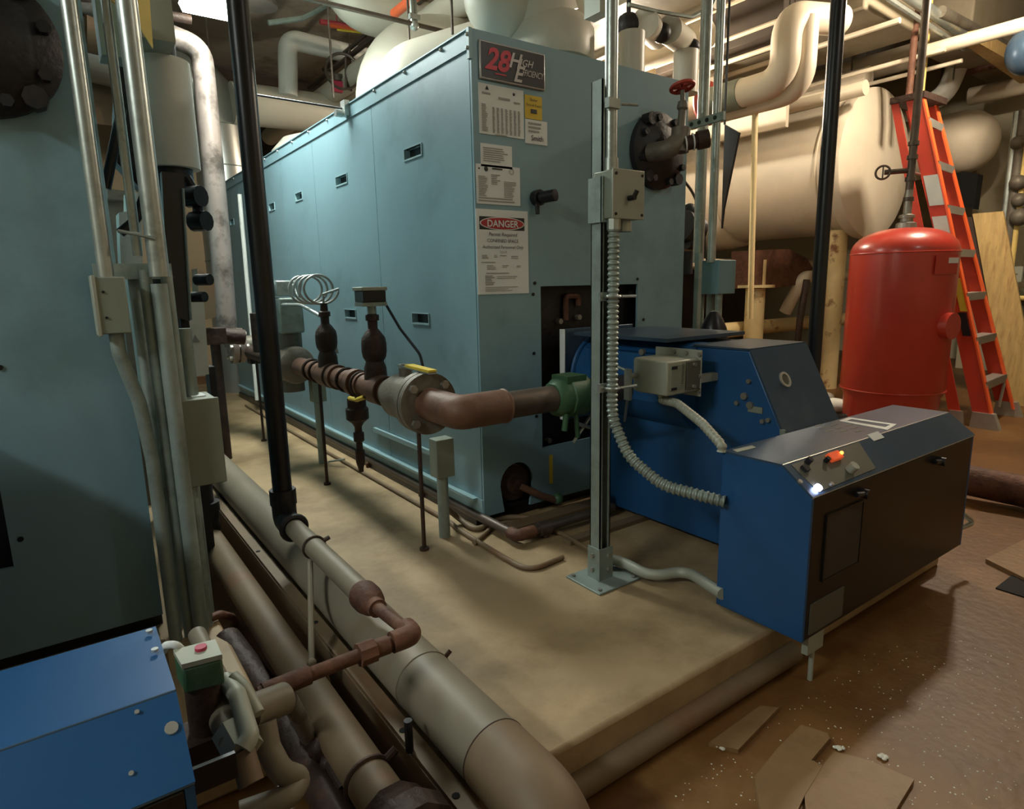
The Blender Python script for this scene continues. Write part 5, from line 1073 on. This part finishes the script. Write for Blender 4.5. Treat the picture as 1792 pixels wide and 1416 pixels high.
yrun(1215, 95, 4.9, .09, 4.5, 10.2, 'cream_warm', 'cream overhead pipe just above the red valve wheel')
yrun(1180, 20, 3.9, .10, 3.0, 10.2, 'cream_warm', 'cream overhead pipe above the white valve fittings')
m = MB(); z = P(1160, 10, x=3.6).z; m.bb(3.35, 3.8, 2.6, 6.5, z, z+.3); solo(m, 'flat_duct', 'cream_warm', 'flat cream duct above the right boiler corner', 'duct')
xrun(1720, 60, 2.83, .05, 6.9, 11.0, 'grey_cast', 'dull pipe crossing toward the right wall under the beam')
m = MB(); a, b = P(1612, 8, x=6.6), P(1690, 62, x=7.6); m.tube([a+(a-b)*.6, b+(b-a)*.2], .05, n=14); m.tube([a+(a-b)*.6+V(0, 0, -.12), b+V(0, 0, -.12)], .022, n=8); solo(m, 'bright_conduits', 'galv', 'bright diagonal conduits at the top right above the ladder', 'conduit')
m = MB(); m.tube([P(1680, 30, x=8.6), P(1678, 110, x=8.6), P(1655, 165, x=8.6), P(1600, 195, x=8.4)], .105, .25, n=22, k=8); solo(m, 'white_curved_pipe', 'white_ins', 'white curved pipe above the top of the ladder', 'pipe')
yrun(1710, 65, 7.1, .06, 1.0, 3.0, 'cream_warm', 'cream bar crossing the top right corner')
yrun(1740, 160, 9.3, .10, 1.0, 3.4, 'cream_warm', 'rusty cream pipe high on the right wall')
yrun(1700, 120, 8.7, .06, 1.0, 3.4, 'rust', 'rust brown pipe above the small cream tank')
m = MB(); a = P(1700, 90, z=3.25); m.prism([P(1690, 80, z=3.25), P(1712, 75, z=3.25), P(1800, 125, z=3.2), P(1790, 150, z=3.2)], (0, 0, .12)); solo(m, 'timber_brace', 'wood', 'diagonal timber brace at the top right corner', 'brace')
# conduits above the boiler running away from the camera
G = 'thin conduits above the boiler'
for i, (px, py, x, r) in enumerate([(690, 30, 3.1, .02), (700, 22, 3.25, .02), (730, 10, 3.4, .026), (610, 100, 2.75, .026), (640, 62, 2.85, .022), (760, 25, 3.6, .02), (655, 88, 2.95, .026)]):
    z = P(px, py, x=x).z; solo(MB().cyl((x, P(px, py, x=x).y-1.6, z), (x, P(px, py, x=x).y+1.2, z), r, n=8), 'overhead_conduit', 'steel_pipe', 'thin grey conduit running away above the boiler top', 'conduit', G)
yrun(770, 28, 2.75, .11, 3.6, 9.5, 'cream', 'bright white overhead pipe between the flue elbow and the ball elbow', n=22)
yrun(835, 22, 2.95, .09, 3.4, 9.5, 'cream_warm', 'cream overhead pipe left of the ball elbow')
yrun(705, 12, 2.2, .032, 3.6, P(690, 28, x=2.2).y, 'orange_cable', 'bright orange cable conduit above the flue elbow', 'cable', name='orange_conduit')
m = MB(); m.tube([P(560, 38, y=6.2), P(590, 42, y=6.2), P(625, 50, y=6.2)], .025, .1, n=8); q = P(590, 42, y=6.2); m.cyl(q, (q.x, q.y, 4.1), .005, n=6); solo(m, 'red_cable', 'red_cable', 'red cable bunch behind the tall thin hanger rod', 'cable')
m = MB(); m.tube([P(575, 44, y=6.1), P(605, 50, y=6.1), P(640, 56, y=6.1)], .018, .1, n=8); solo(m, 'orange_cable', 'orange_cable', 'orange cable beside the red cable bunch', 'cable')
m = MB(); m.tube([P(590, 52, y=6.0), P(640, 58, y=6.0)], .01, n=6); solo(m, 'yellow_cable', 'yellow', 'yellow cable under the orange cable', 'cable')
xrun(640, 22, 3.9, .014, -.2, 3.2, 'steel_pipe', 'thin steel rod crossing above the flue elbow', 'rod', name='cross_rod')
for px0, py0, px1, py1, y, lb in [(571, 0, 584, 172, 5.2, 'pale thin hanger rod in front of the white elbow pipe'), (714, 0, 717, 85, 4.0, 'thin hanger rod reaching the lower cream flue stub'), (790, 0, 792, 60, 3.2, 'hanger rod close to the top left corner of the boiler'), (363, 40, 368, 110, 6.5, 'thin hanger rod below the glaring fixture'), (1283, 0, 1283, 115, 5.2, 'hanger rod left of the cream bend'), (1315, 0, 1315, 130, 5.2, 'hanger rod holding the grey sleeve pipe'), (613, 60, 616, 150, 6.8, 'dark rod beside the white elbow pipe')]:
    a = P(px1, py1, y=y); pipe('hanger_rod', lb, 'hanger', [a, (a.x, a.y, 4.1)], .008, 'steel_pipe', 0, n=8)
xrun(300, 28, 5.0, .03, -1.5, 1.0, 'dark_rust', 'dark pipe crossing the ceiling above the pinkish riser')
m = MB(); m.tube([P(150, 45, y=6.0), P(215, 62, y=6.0)], .18, n=20); solo(m, 'tan_overhead_pipe', 'tan_pipe', 'tan pipe glimpsed between the upper left conduits', 'pipe')
m = MB(); a = P(160, 100, y=7.5); m.bb(-1.5, .95, 7.8, 8.4, P(170, 205, y=7.5).z, P(170, 100, y=7.5).z); solo(m, 'brown_duct', 'tan_pipe', 'dark tan duct behind the upper left conduits', 'duct')
m = MB(); m.bb(-4.3, 1.6, 8.6, 9.2, 2.95, 4.05); solo(m, 'dark_duct', 'brown_and_shade', 'dark duct mass under the ceiling behind the white elbow pipe', 'duct')
m = MB(); m.bb(1.7, 4.2, 9.85, 10.15, 2.9, 4.05); solo(m, 'shadowed_duct', 'brown_and_shade', 'dark plenum behind the breeching duct and flue elbow', 'duct')
m = MB(); m.cyl(P(455, 12, y=5.0), P(455, 12, y=5.0)+V(0, 0, .03), .12, n=24); solo(m, 'round_ceiling_plate', 'brown_and_shade', 'dark round plate on the ceiling right of the glaring fixture', 'plate')
m = MB(); m.tube([P(470, 40, y=5.6), P(530, 32, y=5.6), P(575, 8, y=5.6)], .02, .1, n=8); solo(m, 'white_conduit_bend', 'galv_dull', 'pale conduit curving along the ceiling above the white elbow', 'conduit')
# more ceiling clutter, upper right and upper middle
G2 = 'slim cream conduits under the right ceiling'
for px, py, x, r in [(1235, 25, 5.2, .022), (1250, 78, 5.35, .02), (1420, 85, 6.3, .025), (1500, 128, 7.0, .022), (1530, 145, 7.3, .02), (1225, 125, 5.5, .022)]:
    z = P(px, py, x=x).z; solo(MB().cyl((x, P(px, py, x=x).y-.8, z), (x, 10.2, z), r, n=8), 'overhead_conduit', 'cream_warm', 'slim cream conduit running away under the right ceiling', 'conduit', G2)
a = P(1335, 45, x=5.6); m = MB(); m.bb(5.6, 6.0, a.y-.2, 9.0, a.z-.1, 4.1); solo(m, 'shade_recess_box', 'brown_and_shade', 'dark square box added for the shaded recess behind the top of the cream bend', 'duct', bevel=.01)  # dark box added to give the ceiling recess its shade
for px, y1, yy, lb in [(1222, 110, 4.8, 'long hanger rod between the conduit pair and the red valve wheel'), (1352, 95, 6.2, 'hanger rod behind the upright part of the cream bend'), (1490, 130, 3.9, 'hanger rod just right of the right black pole'), (1668, 140, 3.2, 'hanger rod beside the white curved pipe')]:
    a = P(px, y1, y=yy); pipe('hanger_rod', lb, 'hanger', [a, (a.x, a.y, 4.1)], .009, 'steel_pipe', 0, n=8)
a = P(1385, 128, x=5.7); m = MB(); m.ring(a, (0, 1, 0), .11, .012, 20, 6); m.cyl(a+V(0, 0, .11), (a.x, a.y, 4.1), .008, n=6); solo(m, 'clevis_hanger', 'dark_rust', 'rusty ring hanger behind the foot of the cream bend', 'hanger')
a = P(835, 40, y=5.0); m = MB()
for k in range(3): m.cyl((a.x-.1+.12*k, 3.4, a.z+.05*k), (a.x-.1+.12*k, 9.8, a.z+.05*k), .022, n=8)
solo(m, 'conduit_bundle', 'steel_pipe', 'three bundled steel conduits above the top left corner of the boiler front', 'conduit')
a = P(742, 0, y=3.9); m = MB(); m.cyl(P(722, 42, y=3.9), P(722, 42, y=3.9)+V(0, 0, .5), .014, n=8); m.cyl(P(728, 40, y=3.9), P(728, 40, y=3.9)+V(0, 0, .5), .01, n=8); m.ball(P(725, 45, y=3.9), .03, 10); m.box(P(725, 30, y=3.9), (.07, .03, .03)); m.cyl(P(725, 40, y=3.9), (P(725, 40, y=3.9).x, 3.9, 4.1), .006, n=6)
solo(m, 'beam_clamp', 'galv', 'bright rod clamp hanging above the lower cream flue stub', 'clamp')
